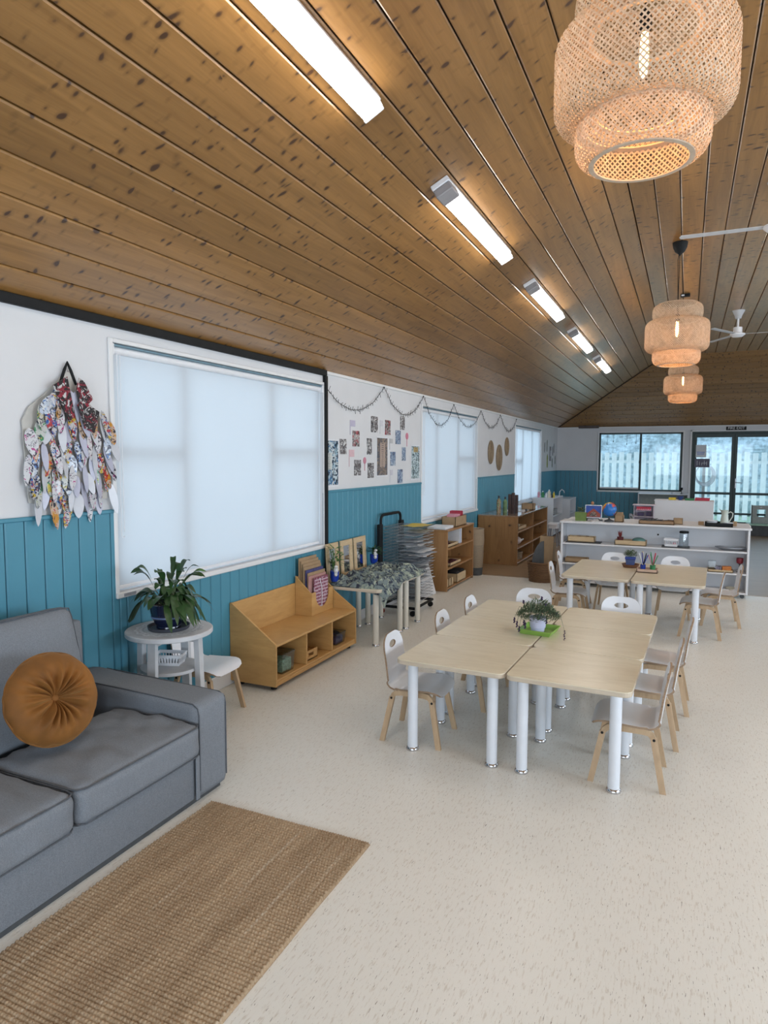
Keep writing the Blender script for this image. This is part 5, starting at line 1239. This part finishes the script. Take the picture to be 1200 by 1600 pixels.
m = M(); m.ball((0, 0, 0), .02); tag(m.build('pink_ball', m_pink, smooth=True, loc=(-.10, yS-.01, S1+.036)), 'pink ball inside the white basket on the shelf', 'ball')
js = thing('glass_jar', 'clear glass jar with a black lid on the middle level', 'jar', (-.003, yS+.01, S1+.011)); m = M(); m.lathe([(0, 0), (.050, 0), (.046, .14), (.044, .15)], 24, cap=False); m.build('glass_body', m_clearp, js, smooth=True); m = M(); m.lathe([(.048, .150), (.050, .156), (.046, .172), (0, .172)], 24); m.build('lid', m_black, js, smooth=True)
sv = thing('silver_platter', 'oval silver serving platter on the middle level at the right', 'tray', (.475, yS, S1)); m = M(); m.lathe([(0, .004), (.10, .004), (.13, .012), (.165, .026), (.165, .030), (.128, .018), (0, .010)], 40, cap=False, sy=.55); m.build('dish', m_chrome, sv, smooth=True); m = M(); m.tube([(.165*cos(2*PI*k/40), .165*.55*sin(2*PI*k/40), .03) for k in range(40)], .004, 6, closed=True); m.build('rim', m_steel, sv, smooth=True)
# lower level
obox('brown_low_box', 'brown box low on the white shelf behind the left chair', (-1.16, yS, S0), .13, .08, .05, m_card)
obox('wood_tray_low', 'pale timber tray on the lower level at the right', (.37, yS-.02, S0), .125, .09, .028, m_lightwood, 'tray')
tag(B('clear_block', m_clearp, (-.040, .040, -.04, .04, 0, .10), None, loc=(.29, yS, S0+.010)), 'clear plastic block in the pale tray of the lower level', 'block')
tag(B('orange_box', m_orange, (-.045, .045, -.035, .035, 0, .05), None, loc=(.435, yS-.02, S0+.010)), 'orange box in the pale tray of the lower level', 'box')
tag(B('purple_pieces_box', scrib('purple_bits', (.35, .33, .4), [(.1, .05, .2), (.03, .03, .05)], 80, .5, .45), (-.034, .034, -.035, .035, 0, .045), None, loc=(.352, yS, S0+.010)), 'box of purple bits between the clear block and the orange box', 'box')
gbt = thing('red_goblet', 'dark red goblet at the right end of the lower level', 'goblet', (.560, yS, S0)); m = M(); m.lathe([(0, 0), (.030, 0), (.030, .004), (.006, .012), (.006, .085), (.020, .095)], 20, cap=False); m.build('stem', m_dark, gbt, smooth=True); m = M(); m.lathe([(.006, .09), (.030, .10), (.036, .125), (.035, .155), (.031, .155), (.031, .12), (0, .10)], 20, cap=False); m.build('cup', plain('dark_red_glaze', (.22, .015, .03), .3, var=.1), gbt, smooth=True)
m = M(); m.lathe([(0, 0), (.05, 0), (.06, .012), (0, .014)], 20, cap=False); tag(m.build('round_disc', m_dark, smooth=True, loc=(.15, yS, S0)), 'dark round disc lying on the lower level', 'disc')
m = M(); m.lathe([(0, 0), (.05, 0), (.075, .03), (.07, .03), (.045, .006), (0, .006)], 24, cap=False); tag(m.build('shallow_bowl', m_cream, smooth=True, loc=(.50, yS, .066)), 'cream shallow bowl on the bottom board at the right', 'bowl')

# ------------------------------------------------------------------ things on the tables
ZT = TZ+.0008
tray = thing('green_tray', 'lime green plastic tray under the lavender pot', 'tray', (-.755, 3.88, ZT), rad(-6)); m = M(); V = []
for k, z in ((.86, 0), (1.0, .026)):
    V += [(-.098*k, -.098*k, z), (.098*k, -.098*k, z), (.098*k, .098*k, z), (-.098*k, .098*k, z)]
V += [(x*.97, y*.97, z) for x, y, z in V[4:8]]+[(x*.97, y*.97, z+.003) for x, y, z in V[0:4]]
m.add(V, [[3, 2, 1, 0]]+[[i, (i+1) % 4, 4+(i+1) % 4, 4+i] for i in range(4)]+[[4+i, 4+(i+1) % 4, 8+(i+1) % 4, 8+i] for i in range(4)]+[[8+i, 8+(i+1) % 4, 12+(i+1) % 4, 12+i] for i in range(4)]+[[12, 13, 14, 15]]); m.tube([V[4], V[5], V[6], V[7]], .003, 5, closed=True); m.build('tray_body', m_lime, tray)
lv = thing('potted_lavender', 'lavender with dark flower heads in a white pot on the green tray', 'plant', (-.757, 3.85, ZT+.004)); m = M(); m.lathe([(0, 0), (.036, 0), (.040, .030), (.044, .033), (.049, .085), (.051, .088), (.051, .094), (.046, .094), (.044, .078), (0, .076)], 32, cap=False); m.build('pot', m_lilac, lv, smooth=True)
m = M(); r_ = random.Random(21)
for k in range(1500):
    a = r_.uniform(0, 2*PI); rr = (r_.random()**.5)*.115; zc = .095+.085*(1-(rr/.11)**2)*r_.uniform(.1, 1.15)
    zc = max(zc, .095 if rr < .07 else .075)
    p = Vector((rr*cos(a), rr*sin(a), zc)); th_ = r_.uniform(0, 2*PI); d = Vector((cos(a)*.6+cos(th_)*.7, sin(a)*.6+sin(th_)*.7, r_.uniform(.0, 1.0))).normalized()*r_.uniform(.020, .038); s_ = d.cross(Vector((.3, .2, 1))).normalized()*.0034
    m.add([p, p+d*.5+s_, p+d, p+d*.5-s_], [[0, 1, 2, 3]])
o = m.build('foliage', m_leaf3, lv, flip=False); o['kind'] = 'stuff'
m = M()
for k in range(22):
    a = k*.9; m.tube([(0, 0, .08), (.03*cos(a), .03*sin(a), .13), (.06*cos(a), .06*sin(a), .15+.03*sin(k))], .0014, 4)
m.build('stems', m_leaf3, lv)
heads = [(-.125, -.055, .085, -.03), (-.105, -.075, .070, -.035), (-.088, -.09, .045, -.03), (-.07, -.05, .075, -.03), (-.055, -.085, .070, -.035), (.02, .0, .195, .02), (.045, -.02, .16, .02), (.105, .01, .12, -.02), (.165, -.08, .045, -.06), (-.09, .02, .16, .02), (.06, -.06, .10, -.03)]
for i, (x, y, z, dz) in enumerate(heads):
    m = M(); 
    for k in range(6): m.ball((x+.002*sin(k*2), y+.002*cos(k*2), z+dz*k/6*1.0), (.0052, .0052, .0042), 7, 5)
    m.build('flower_head', m_purple, lv, smooth=True)
    m = M(); m.tube([(x*.3, y*.3, .14), (x*.8, y*.8, max(z, .14)+.012), (x, y, z)], .0012, 4); m.build('flower_stem', m_leaf3, lv)
sa = thing('brown_saucer', 'brown oval clay saucer under the small blue pot', 'saucer', (-.450, 6.62, ZT)); m = M(); m.lathe([(0, 0), (.066, 0), (.080, .030), (.075, .030), (.060, .008), (0, .008)], 28, cap=False); m.build('dish', m_terra, sa, smooth=True)
bp = thing('blue_pot_plant', 'small blue tapered pot with a bushy green plant on the brown saucer', 'plant', (-.452, 6.62, ZT+.009)); m = M(); m.prism([(-.032, 0), (.032, 0), (.044, .068), (-.044, .068)], 1, -.034, .034); m.build('pot', m_cobalt, bp); B('rim', m_blue, (-.047, .047, -.040, .040, .066, .090), bp, b=.004); m = M()
for k in range(320):
    a = r_.uniform(0, 2*PI); rr = r_.random()**.5*.055; p = Vector((rr*cos(a), rr*sin(a), .09+r_.uniform(0, .07)*(1-rr*9))); d = Vector((cos(a), sin(a), r_.uniform(.2, 1.6))).normalized()*.022; s_ = Vector((-sin(a), cos(a), 0))*.004; m.add([p, p+d*.5+s_, p+d, p+d*.5-s_], [[0, 1, 2, 3]])
o = m.build('foliage', m_leaf3, bp, flip=False); o['kind'] = 'stuff'
pt_ = obox('pencil_tray', 'pale timber tray holding two pencil cups on the far pair of tables', (-.292, 6.40, ZT), .088, .070, .032, wood('pink_beech', (.45, .30, .22), (.56, .40, .31), (3, 12, 12), .5), 'tray')
for k, (x, mat, l, cols) in enumerate(((-.330, m_blue, 'blue cup of coloured pencils in the pale tray', [m_blue, m_black, m_yellow, m_cobalt, m_paper, m_blue, m_black]), (-.248, m_green, 'green cup of green and red pencils in the pale tray', [m_green, m_red, m_green, m_pink, m_green, m_red]))):
    c_ = thing('pencil_cup', l, 'cup', (x, 6.40, ZT+.009)); m = M(); m.lathe([(0, .003), (.022, .003), (.024, .055), (.021, .055), (.019, .006), (0, .006)], 16, cap=False); m.build('cup', mat, c_, smooth=True)
    for j, pm in enumerate(cols):
        a = j*2*PI/len(cols); m = M(); m.tube([(-.012*cos(a), -.012*sin(a), .008), (.040*cos(a), .040*sin(a)*.6, .145+.012*(j % 3))], .0042, 6)
        o = m.build('pencil', pm, loc=(x, 6.40, ZT+.009)); tag(o, [['blue pencil at the right of the blue cup', 'black pencil rear right in the blue cup', 'yellow pencil at the back of the blue cup', 'grey-blue pencil at the left of the blue cup', 'white pencil front left in the blue cup', 'blue pencil at the front of the blue cup', 'black pencil front right in the blue cup'], ['green pencil at the right of the green cup', 'red pencil rear right in the green cup', 'green pencil rear left in the green cup', 'pink pencil at the left of the green cup', 'green pencil front left in the green cup', 'red pencil front right in the green cup']][k][j], 'pencil', ['pencils in the blue cup', 'pencils in the green cup'][k])

# ------------------------------------------------------------------ far end of the room
fu = thing('white_far_cabinet', 'low white open cabinet under the far window', 'cabinet', (0, 0, 0))
m = M(); m.box(-.935, .045, 15.22, 15.55, .745, .765, b=.003); m.box(-.935, -.915, 15.22, 15.55, 0, .745, b=.002); m.box(.025, .045, 15.22, 15.55, 0, .745, b=.002); m.box(-.915, .025, 15.535, 15.55, 0, .745); m.build('carcass', m_whitewood, fu); B('inner_board', plain('grey_inner', (.30, .34, .33), .6, var=.1), (-.915, .025, 15.50, 15.53, .03, .74), fu)
gb2 = thing('black_goblet', 'black goblet on the white cabinet under the far window', 'goblet', (-.09, 15.32, .766)); m = M(); m.lathe([(0, 0), (.022, 0), (.006, .012), (.006, .07), (.026, .09), (.026, .135), (.0, .135)], 16); m.build('body', m_black, gb2, smooth=True); m = M(); m.lathe([(.0, .004), (.024, .004), (.023, .01), (0, .01)], 12); m.build('foot_ring', m_dark, gb2)
bowl('small grey bowl left of the black goblet under the far window', (-.27, 15.32, .766), .03, .035, m_greywhite)
mu = thing('white_back_panel_unit', 'white shelf unit seen from behind in the middle of the far room', 'shelf', (0, 0, 0)); B('back_panel', m_whitewood, (-.412, .363, 10.50, 10.512, .18, .885), mu); m = M(); m.box(-.420, .371, 10.50, 10.80, .885, .903, b=.003); m.box(-.412, -.394, 10.512, 10.80, .05, .885, b=.002); m.box(.345, .363, 10.512, 10.80, .05, .885, b=.002); m.box(-.394, .345, 10.512, 10.80, .05, .07, b=.002); m.box(-.394, .345, 10.512, 10.80, .45, .47, b=.002); m.build('carcass', m_whitewood, mu); B('shaded_gap_block', m_dark, (-.40, .35, 10.51, 10.79, 0, .18), mu)  # dark block at the bottom stands for the shaded gap below the unit
tag(B('yellow_box', m_yellow, (-.048, .048, -.04, .04, 0, .034), None, loc=(-.18, 10.6, .904)), 'yellow box on top of the white unit in the far room', 'box')
bowl('dark blue bowl on top of the white unit beside the yellow box', (-.075, 10.6, .904), .045, .055, m_cobalt)
tag(B('green_book', m_green, (-.06, .06, -.05, .05, 0, .028), None, loc=(.05, 10.6, .904)), 'green book on top of the white unit in the far room', 'book')
m = M(); m.prism([(-.10, 0), (.09, 0), (.10, .038), (-.09, .042)], 1, -.05, .05); tag(m.build('red_box', m_red, loc=(.215, 10.6, .904)), 'red box at the right end of the top of the white unit', 'box')
dh = thing('doll_house', 'white and pink doll house with a red awning beyond the white shelf', 'toy', (-.50, 9.5, .0)); m = M(); 
for (a, b, c_, d) in ((-.125, -.117, .02, .89), (.117, .125, .02, .89)): m.box(a, b, -.08, .08, .60, .89, b=.001)
m.box(-.14, .14, -.09, .09, .885, .895, b=.001); m.box(-.125, .125, -.08, .08, .60, .608); m.box(-.125, .125, -.08, .08, .735, .741); m.box(-.125, .125, .072, .08, .60, .89); m.build('house_shell', plain('pale_pink', (.62, .55, .62), .5, var=.05), dh)
B('awning', m_red, (-.09, .09, -.10, -.078, .83, .87), dh); m = M()
for k in range(7): m.lathe([(.012, .0), (.012, .008)], 8, mt=Matrix.Translation((-.08+.027*k, -.10, .832)) @ Matrix.Rotation(rad(90), 4, 'X'))
m.build('scallops', m_pink, dh); m = M(); m.box(-.08, .0, -.05, .0, .745, .79); m.box(-.08, .0, -.05, .0, .615, .67); m.box(.03, .09, -.04, .02, .745, .80); m.build('furniture', plain('dark_purple', (.06, .04, .10), .5, var=.3), dh)
st_ = M(); st_.box(-.14, .14, -.10, .10, .56, .598, b=.003)
for x in (-.12, .12):
    for y in (-.08, .08): st_.box(x-.012, x+.012, y-.012, y+.012, 0, .56)
tag(st_.build('white_stand', m_whitewood, loc=(-.50, 9.5, 0)), 'white stand carrying the pink doll house', 'table')
# white cabinets in the far left corner
def cab(label, X0, X1, Y0, Y1, H, sh):
    t = thing('white_corner_cabinet', label, 'cabinet', (0, 0, 0)); m = M(); m.box(X0, X1, Y0, Y0+.018, 0.02, H-.018, b=.002); m.box(X0, X1, Y1-.018, Y1, .02, H-.018, b=.002); m.box(X0, X0+.012, Y0, Y1, .02, H-.018); m.build('carcass', m_whitewood, t); B('top_board', m_whitewood, (X0, X1+.006, Y0-.004, Y1, H-.018, H), t)
    for z in sh: B('shelf_board', m_whitewood, (X0+.012, X1-.004, Y0+.018, Y1-.018, z, z+.016), t)
    B('plinth', m_dark, (X0+.02, X1-.02, Y0+.01, Y1-.01, 0, .022), t)
cab('white cabinet with bottles on top in the far left corner', -2.70, -2.295, 12.90, 13.95, .745, [.03, .38]); cab('lower white open cabinet right behind the bottle cabinet', -2.66, -2.20, 14.30, 15.10, .66, [.03, .34])
tag(B('striped_basket_box', scrib('grey_stripe', (.3, .3, .3), [(.08, .08, .09), (.5, .5, .5)], 60, .7, .45), (-.14, .14, -.20, .20, 0, .12), None, loc=(-2.46, 13.3, .397)), 'grey striped box on the shelf of the bottle cabinet', 'box')
bl = [(-2.60, .022, .13, m_pink, m_paper, 'pale pink tube at the left of the bottles on the white cabinet'), (-2.525, .030, .125, m_green, m_paper, 'green bottle with a white cap on the white cabinet'), (-2.455, .02, .10, m_plastw, m_plastw, 'small white bottle right of the green one'), (-2.40, .032, .155, m_cream, m_paper, 'tall cream pump bottle on the white cabinet'), (-2.345, .018, .07, m_dark, m_dark, 'small dark jar among the bottles'), (-2.315, .020, .12, m_yellow, m_cream, 'yellow bottle at the right of the bottles')]
for x, r, h, mt_, cp, l in bl: bottle(l, (x, 13.02+.03*(x*10 % 1), .746), r, h, mt_, cp)
m = M(); m.tube([(0, 0, 0), (.01, 0, .10), (.05, 0, .14), (.09, 0, .11), (.10, 0, .07)], .007, 8); m.lathe([(.02, 0), (.02, .01)], 12); tag(m.build('small_tap', m_plastw, smooth=True, loc=(-2.30, 13.55, .746)), 'small curved white tap at the corner of the white cabinet', 'tap')
ws = thing('white_stool', 'white plastic stool with grey legs in front of the white cabinets', 'stool', (-2.05, 11.6, 0)); m = M(); m.rbox(.085, .11, .028, .02, 8, None, (0, 0, .375)); m.prism(rrect(.080, .105, .03), 2, .31, .36); m.build('seat', m_plastw, ws, smooth=True)
for sx in (-1, 1):
    for sy in (-1, 1): m = M(); m.tube([(sx*.055, sy*.075, .32), (sx*.085, sy*.10, 0)], .010, 8); m.build('leg', plain('grey_leg', (.25, .26, .30), .5, var=.1), ws)
gs = thing('grey_play_panel', 'grey wooden play panel with a square hole on the mint step by the doors', 'toy', (1.345, 15.02, .0)); m = M(); X0, X1, Z0, Z1 = -.145, .145, .235, .59; 
m.box(X0, X1, 0, .02, Z0, .365, b=.002); m.box(X0, X1, 0, .02, .51, Z1, b=.002); m.box(X0, -.055, 0, .02, .36, .515, b=.001); m.box(.095, X1, 0, .02, .36, .515, b=.001); m.box(X0-.002, X0+.012, 0, .16, Z0, Z1, b=.002); m.box(X1-.012, X1, .018, .16, Z0, Z1, b=.002); m.build('panel', plain('grey_timber', (.33, .35, .33), .6, var=.12, vs_=20), gs); m = M(); m.tube([(-.01, -.004, .555), (.015, -.004, .545), (.025, -.004, .565)], .006, 6); m.build('white_bird_mark', m_paper, gs)
ms = thing('mint_step', 'low mint-topped step in front of the right glass door', 'step', (1.42, 15.0, 0)); B('top', plain('mint_top', (.35, .55, .42), .5, var=.1), (-.30, .60, -.18, .30, .205, .234), ms); B('base', m_dark, (-.28, .58, -.15, .28, 0, .205), ms)
# 'low mint-topped step in front of the right glass door', 'step')

# ------------------------------------------------------------------ wall things
PX = WX+.003
def sheet(name, label, cat, y0, y1, z0, z1, mat, grp=None, th=.003, x=None):
    x = WX+.001 if x is None else x
    o = M(); o.box(0, th, -(y1-y0)/2, (y1-y0)/2, -(z1-z0)/2, (z1-z0)/2, b=.0006); return tag(o.build(name, mat, loc=(x, (y0+y1)/2, (z0+z1)/2)), label, cat, grp)
def posterthing(label, y0, y1, z0, z1, mat, lines, hx=(.2, .8), border=None, name='poster'):
    t = thing(name, label, 'poster', (WX+.001, (y0+y1)/2, (z0+z1)/2)); w_, h = (y1-y0)/2, (z1-z0)/2
    if border: B('white_border', m_paper, (0, .002, -w_-.012, w_+.012, -h-.016, h+.012), t, b=0)
    B('print', mat, (.002, .0035, -w_, w_, -h, h), t, b=0)
    if lines:
        a, b, z_hi, z_lo, colr, n = lines; m = M(); r0 = random.Random(n)
        pm = plain(name+'_text_panel', colr, .6, var=.06); B('text_panel', pm, (.0035, .0042, -w_+2*w_*a, -w_+2*w_*b, -h+2*h*z_lo, -h+2*h*z_hi), t, b=0)
        for k in range(n):
            z = -h+2*h*(z_lo+(z_hi-z_lo)*(k+.5)/n); l_ = r0.uniform(.5, .9)/2; c_ = -w_+2*w_*(a+b)/2; hw = w_*(b-a)
            m.box(.0042, .0048, c_-hw*l_, c_+hw*l_, z-.0022, z+.0022)
        m.build('printed_lines', m_dark, t)
posterthing('glossy blue and white poster with small text, beside the black post', 4.845, 5.045, 1.27, 1.64, m_poster1, (.0, .45, .72, .35, (.55, .58, .56), 9), border=True)
posterthing('tall dark brown banner poster with a pale text column in the middle of the photos', 5.835, 6.075, 1.33, 1.69, m_banner, (.26, .76, .88, .22, (.40, .31, .26), 12), border=True, name='banner_poster')
posterthing('silver and dark poster with a gold heading beside the second window', 6.715, 6.945, 1.275, 1.625, m_poster3, (.25, .78, .97, .82, (.42, .30, .12), 2), border=True, name='silver_poster')
ph = [(5.70, 5.85, 1.74, 1.89, 0, 'dark photo print, leftmost in the top row'), (6.02, 6.15, 1.725, 1.87, 1, 'photo print with a red figure, middle of the top row'), (6.40, 6.52, 1.79, 1.93, 0, 'highest dark photo print, at the right under the string lights'),
 (5.32, 5.455, 1.60, 1.74, 1, 'dark reddish photo print, upper left of the group'), (5.08, 5.20, 1.53, 1.66, 0, 'pale grey photo print nearest the blue poster'), (5.61, 5.715, 1.53, 1.68, 0, 'narrow dark photo print just left of the brown banner'), (6.28, 6.41, 1.64, 1.78, 2, 'bluish photo print below the highest one'),
 (6.15, 6.28, 1.42, 1.56, 2, 'grey-blue photo print just right of the brown banner'), (6.45, 6.55, 1.47, 1.61, 2, 'bright blue photo print left of the silver poster'), (5.35, 5.485, 1.34, 1.48, 0, 'dark photo print, lowest on the left'), (5.63, 5.76, 1.31, 1.45, 0, 'dark photo print at lower left of the brown banner'), (6.34, 6.47, 1.24, 1.38, 2, 'blue and red photo print, lowest of all on the right')]
for a, b, c_, d, mi, l in ph: sheet('photo_print', l, 'photo', a, b, c_, d, [m_photo, m_photored, m_photoblue][mi], 'photo prints on the white wall')
fg = [(5.27, 5.37, 1.70, 1.83, 'lilac paper flag at the top left of the photos', (.50, .47, .60)), (5.90, 5.97, 1.73, 1.86, 'faint white paper flag between the two top photos', (.62, .62, .66)), (6.55, 6.62, 1.62, 1.77, 'pink round paper flag at the upper right', (.62, .22, .30)), (5.25, 5.35, 1.42, 1.57, 'pale pink paper flag left of the lower photos', (.66, .46, .50)), (5.52, 5.61, 1.38, 1.51, 'pink leaf-shaped paper flag above the lower photo', (.60, .26, .34)), (6.13, 6.21, 1.58, 1.69, 'grey paper flag right of the brown banner', (.50, .52, .54)), (6.14, 6.21, 1.25, 1.38, 'faint lilac paper flag low beside the brown banner', (.58, .58, .64))]
for i, (a, b, c_, d, l, col) in enumerate(fg):
    t = thing('paper_flag', l, 'flag', (WX+.001, a, c_), 0, 'paper flags among the photos'); pm = plain('flag_paper_%d' % i, col, .8, var=.08)
    h = d-c_; w_ = b-a
    if i in (2, 4): m = M(); m.lathe([(h*.24, 0), (h*.24, .003)], 14, mt=Matrix.Translation((0, w_*.5, h*.72)) @ Matrix.Rotation(rad(90), 4, 'Y')); m.build('paper', pm, t)
    else: B('paper', pm, (0, .003, 0, w_, h*.58, h), t, b=.0005)
    B('stick', pm, (0, .003, w_*.5-.004 if i in (2, 4) else 0, w_*.5+.004 if i in (2, 4) else .008, 0, h*.6), t, b=.0005)
mats_ = [(9.895, 1.59, .145, .17, 'round woven mat on the white wall, leftmost of three'), (10.39, 1.51, .165, .195, 'round woven mat on the white wall, lowest and largest of three'), (10.875, 1.69, .125, .145, 'round woven mat on the white wall, highest and smallest of three')]
m_raf = wood('raffia', (.20, .14, .085), (.34, .26, .17), (30, 30, 30), .8)
for y, z, ry, rz_, l in mats_:
    t = thing('woven_wall_mat', l, 'decoration', (WX+.004, y, z), 0, 'round woven mats on the white wall'); m = M()
    for k in range(9): s_ = (k+1)/9; m.tube([(.006, ry*s_*cos(2*PI*j/32), rz_*s_*sin(2*PI*j/32)) for j in range(32)], ry/18*1.15, 5, closed=True)
    m.build('coil', m_raf, t, smooth=True, ang=180)
dc = [(14.10, 1.72, .035, .10, m_dark, 'small dark leaf shape, leftmost of the cluster by the far corner'), (14.36, 1.76, .04, .12, m_leaf3, 'grey-green leaf shape high in the corner cluster'), (14.42, 1.44, .09, .14, plain('yellow_green', (.30, .36, .06), .7, var=.1), 'yellow-green shape low in the corner cluster'), (14.74, 1.60, .08, .155, m_navy, 'dark framed picture in the middle of the corner cluster'), (15.02, 1.66, .04, .10, m_dark, 'dark leaf shape right of the framed picture'), (14.98, 1.40, .06, .10, m_leaf3, 'pale green leaf shape low right of the corner cluster'), (15.32, 1.46, .05, .09, m_leaf3, 'last green leaf shape nearest the far corner'), (15.16, 1.72, .035, .10, m_dark, 'upper right dark leaf shape of the corner cluster')]
for y, z, a, b, mt_, l in dc:
    t = thing('wall_ornament', l, 'decoration', (WX+.001, y, z), 0); m = M()
    if mt_ is m_navy: m.box(0, .010, -a, a, -b, b, b=.002); m.build('frame', mt_, t); B('picture', m_paper, (.010, .011, -a*.4, a*.4, -b*.35, b*.45), t, b=0); continue
    m.prism([(a*cos(rad(q))*(.5+.5*abs(sin(rad(q)))), b*sin(rad(q))) for q in range(0, 360, 30)], 0, 0, .004); m.build('leaf_shape', mt_, t); m = M(); m.tube([(.004, 0, -b), (.005, 0, b*1.1)], .003, 4); m.build('stalk', m_dark, t)
# string lights
pins = [(4.80, 2.07), (5.95, 2.176), (7.01, 2.18), (8.07, 2.165), (9.285, 2.165), (10.364, 2.172), (11.46, 2.165)]; lows = [1.922, 1.945, 1.885, 1.915, 1.955, 1.945]
sl = thing('string_lights', 'dark string of small twig lights looped along the top of the left wall', 'string lights', (WX+.022, 0, 0)); m = M(); tw = M(); r_ = random.Random(5)
for (a, za), (b, zb), lo in zip(pins[:-1], pins[1:], lows):
    n = 26; Pn = []
    for k in range(n+1):
        u = k/n; base = za+(zb-za)*u; sag = base-lo if False else (min(za, zb)-lo)
        Pn.append(Vector((.004*sin(k), a+(b-a)*u, za+(zb-za)*u-(((za+zb)/2)-lo)*4*u*(1-u))))
    m.tube(Pn, .0026, 5)
    for k in range(1, n):
        s_ = 1 if k % 2 else -1
        for q in range(2): d = Vector((.012*r_.random(), r_.uniform(-.02, .02), s_*r_.uniform(.015, .04)*(1 if q else -.6))); tw.tube([Pn[k], Pn[k]+d], .0020, 4)
m.build('cord', m_black, sl); o = tw.build('twig_bulbs', m_black, sl); o['kind'] = 'stuff'
m = M()
for y, z in pins: m.ball((0, y, z), .008, 8, 6)
m.build('hooks', m_black, sl)

# feather cloak
def cloak():
    t = thing('feather_cloak', 'wall hanging covered in laminated paper feathers with a red and black patterned bow', 'wall hanging', (WX+.004, 0, 0))
    out = [(2.305, 1.90), (2.20, 1.80), (2.10, 1.72), (2.065, 1.66), (2.075, 1.45), (2.085, 1.29), (2.20, 1.27), (2.40, 1.27), (2.535, 1.29), (2.545, 1.60), (2.50, 1.70), (2.40, 1.80), (2.335, 1.90)]
    m = M(); m.prism([(y, z) for y, z in out], 0, .004, .010); m.build('backing_sheet', plain('cream_backing', (.50, .49, .46), .7, var=.05), t)
    m = M(); m.tube([(.012, 2.27, 1.845), (.014, 2.295, 1.91), (.014, 2.312, 1.945), (.014, 2.33, 1.91), (.012, 2.36, 1.845)], .007, 6); m.build('strap', m_black, t)
    def flat(P, x, nme, mat, th=.004): m = M(); m.prism(P, 0, x, x+th); return m.build(nme, mat, t)
    flat([(2.20, 1.825), (2.28, 1.875), (2.315, 1.70), (2.285, 1.66), (2.235, 1.75)], .046, 'bow_band', m_kow); flat([(2.345, 1.875), (2.375, 1.86), (2.425, 1.78), (2.38, 1.74), (2.34, 1.76), (2.33, 1.82)], .047, 'bow_band', m_kow)
    flat([(2.325, 1.745), (2.355, 1.768), (2.455, 1.72), (2.44, 1.665), (2.42, 1.615), (2.365, 1.635)], .054, 'bow_tail', m_kow)
    shapes = []
    for L_, W_ in ((.135, .021), (.155, .019), (.118, .024)):
        m = M(); P = []; n = 14
        for k in range(n+1): u = k/n; P.append((W_*math.sin(PI*u**.85)**.6 if 0 < k < n else 0, -L_*u))
        poly = [(-w_, z) for w_, z in P]+[(w_, z) for w_, z in P[::-1]][1:-1]
        m.prism(poly, 0, 0, .0016); me_o = m.build('feather', feather_mats[0], t); shapes.append(me_o)
    meshes = {}
    for si, o in enumerate(shapes):
        for mi, fm in enumerate(feather_mats):
            me = o.data.copy(); me.materials.clear(); me.materials.append(fm); meshes[(si, mi)] = me
        bpy.data.objects.remove(o)
    r_ = random.Random(17)
    spots = []
    rows = [(1.80, 2.24, 2.30, 2), (1.77, 2.20, 2.33, 4), (1.70, 2.13, 2.52, 7), (1.655, 2.115, 2.53, 8), (1.60, 2.08, 2.545, 9), (1.545, 2.075, 2.55, 9), (1.49, 2.08, 2.55, 9), (1.43, 2.075, 2.55, 9), (1.385, 2.12, 2.55, 8), (1.345, 2.10, 2.54, 8), (1.30, 2.13, 2.50, 7)]
    for ri, (z, a, b, n) in enumerate(rows[::-1]):
        for k in range(n): spots.append((a+(b-a)*(k+.5*(ri % 2))/max(1, n-.5)+r_.uniform(-.012, .012), z+r_.uniform(-.02, .02), ri))
    for y, z, ri in spots:
        mi = r_.choices(range(7), (5, 4, 4, 4, 3, 4, 2))[0]
        o = bpy.data.objects.new('feather', meshes[(r_.randrange(3), mi)]); C.objects.link(o); o.parent = t; o.location = (.012+.0022*ri+r_.uniform(0, .006), y, z+.03); c_ = (y-2.31)*.5
        o.rotation_euler = (c_+r_.uniform(-.25, .25), r_.uniform(-.10, .0)-.03, r_.uniform(-.3, .3)); s_ = r_.uniform(.9, 1.1); o.scale = (1, s_*r_.uniform(.85, 1.15), s_)
    # top bunch
    for (y, z, a, mi) in ((2.245, 1.80, -.6, 3), (2.225, 1.77, -.9, 2)):
        o = bpy.data.objects.new('feather', meshes[(2, mi)]); C.objects.link(o); o.parent = t; o.location = (.040, y, z); o.rotation_euler = (a, 0, 0); o.scale = (1, 1.5, 1)
cloak()
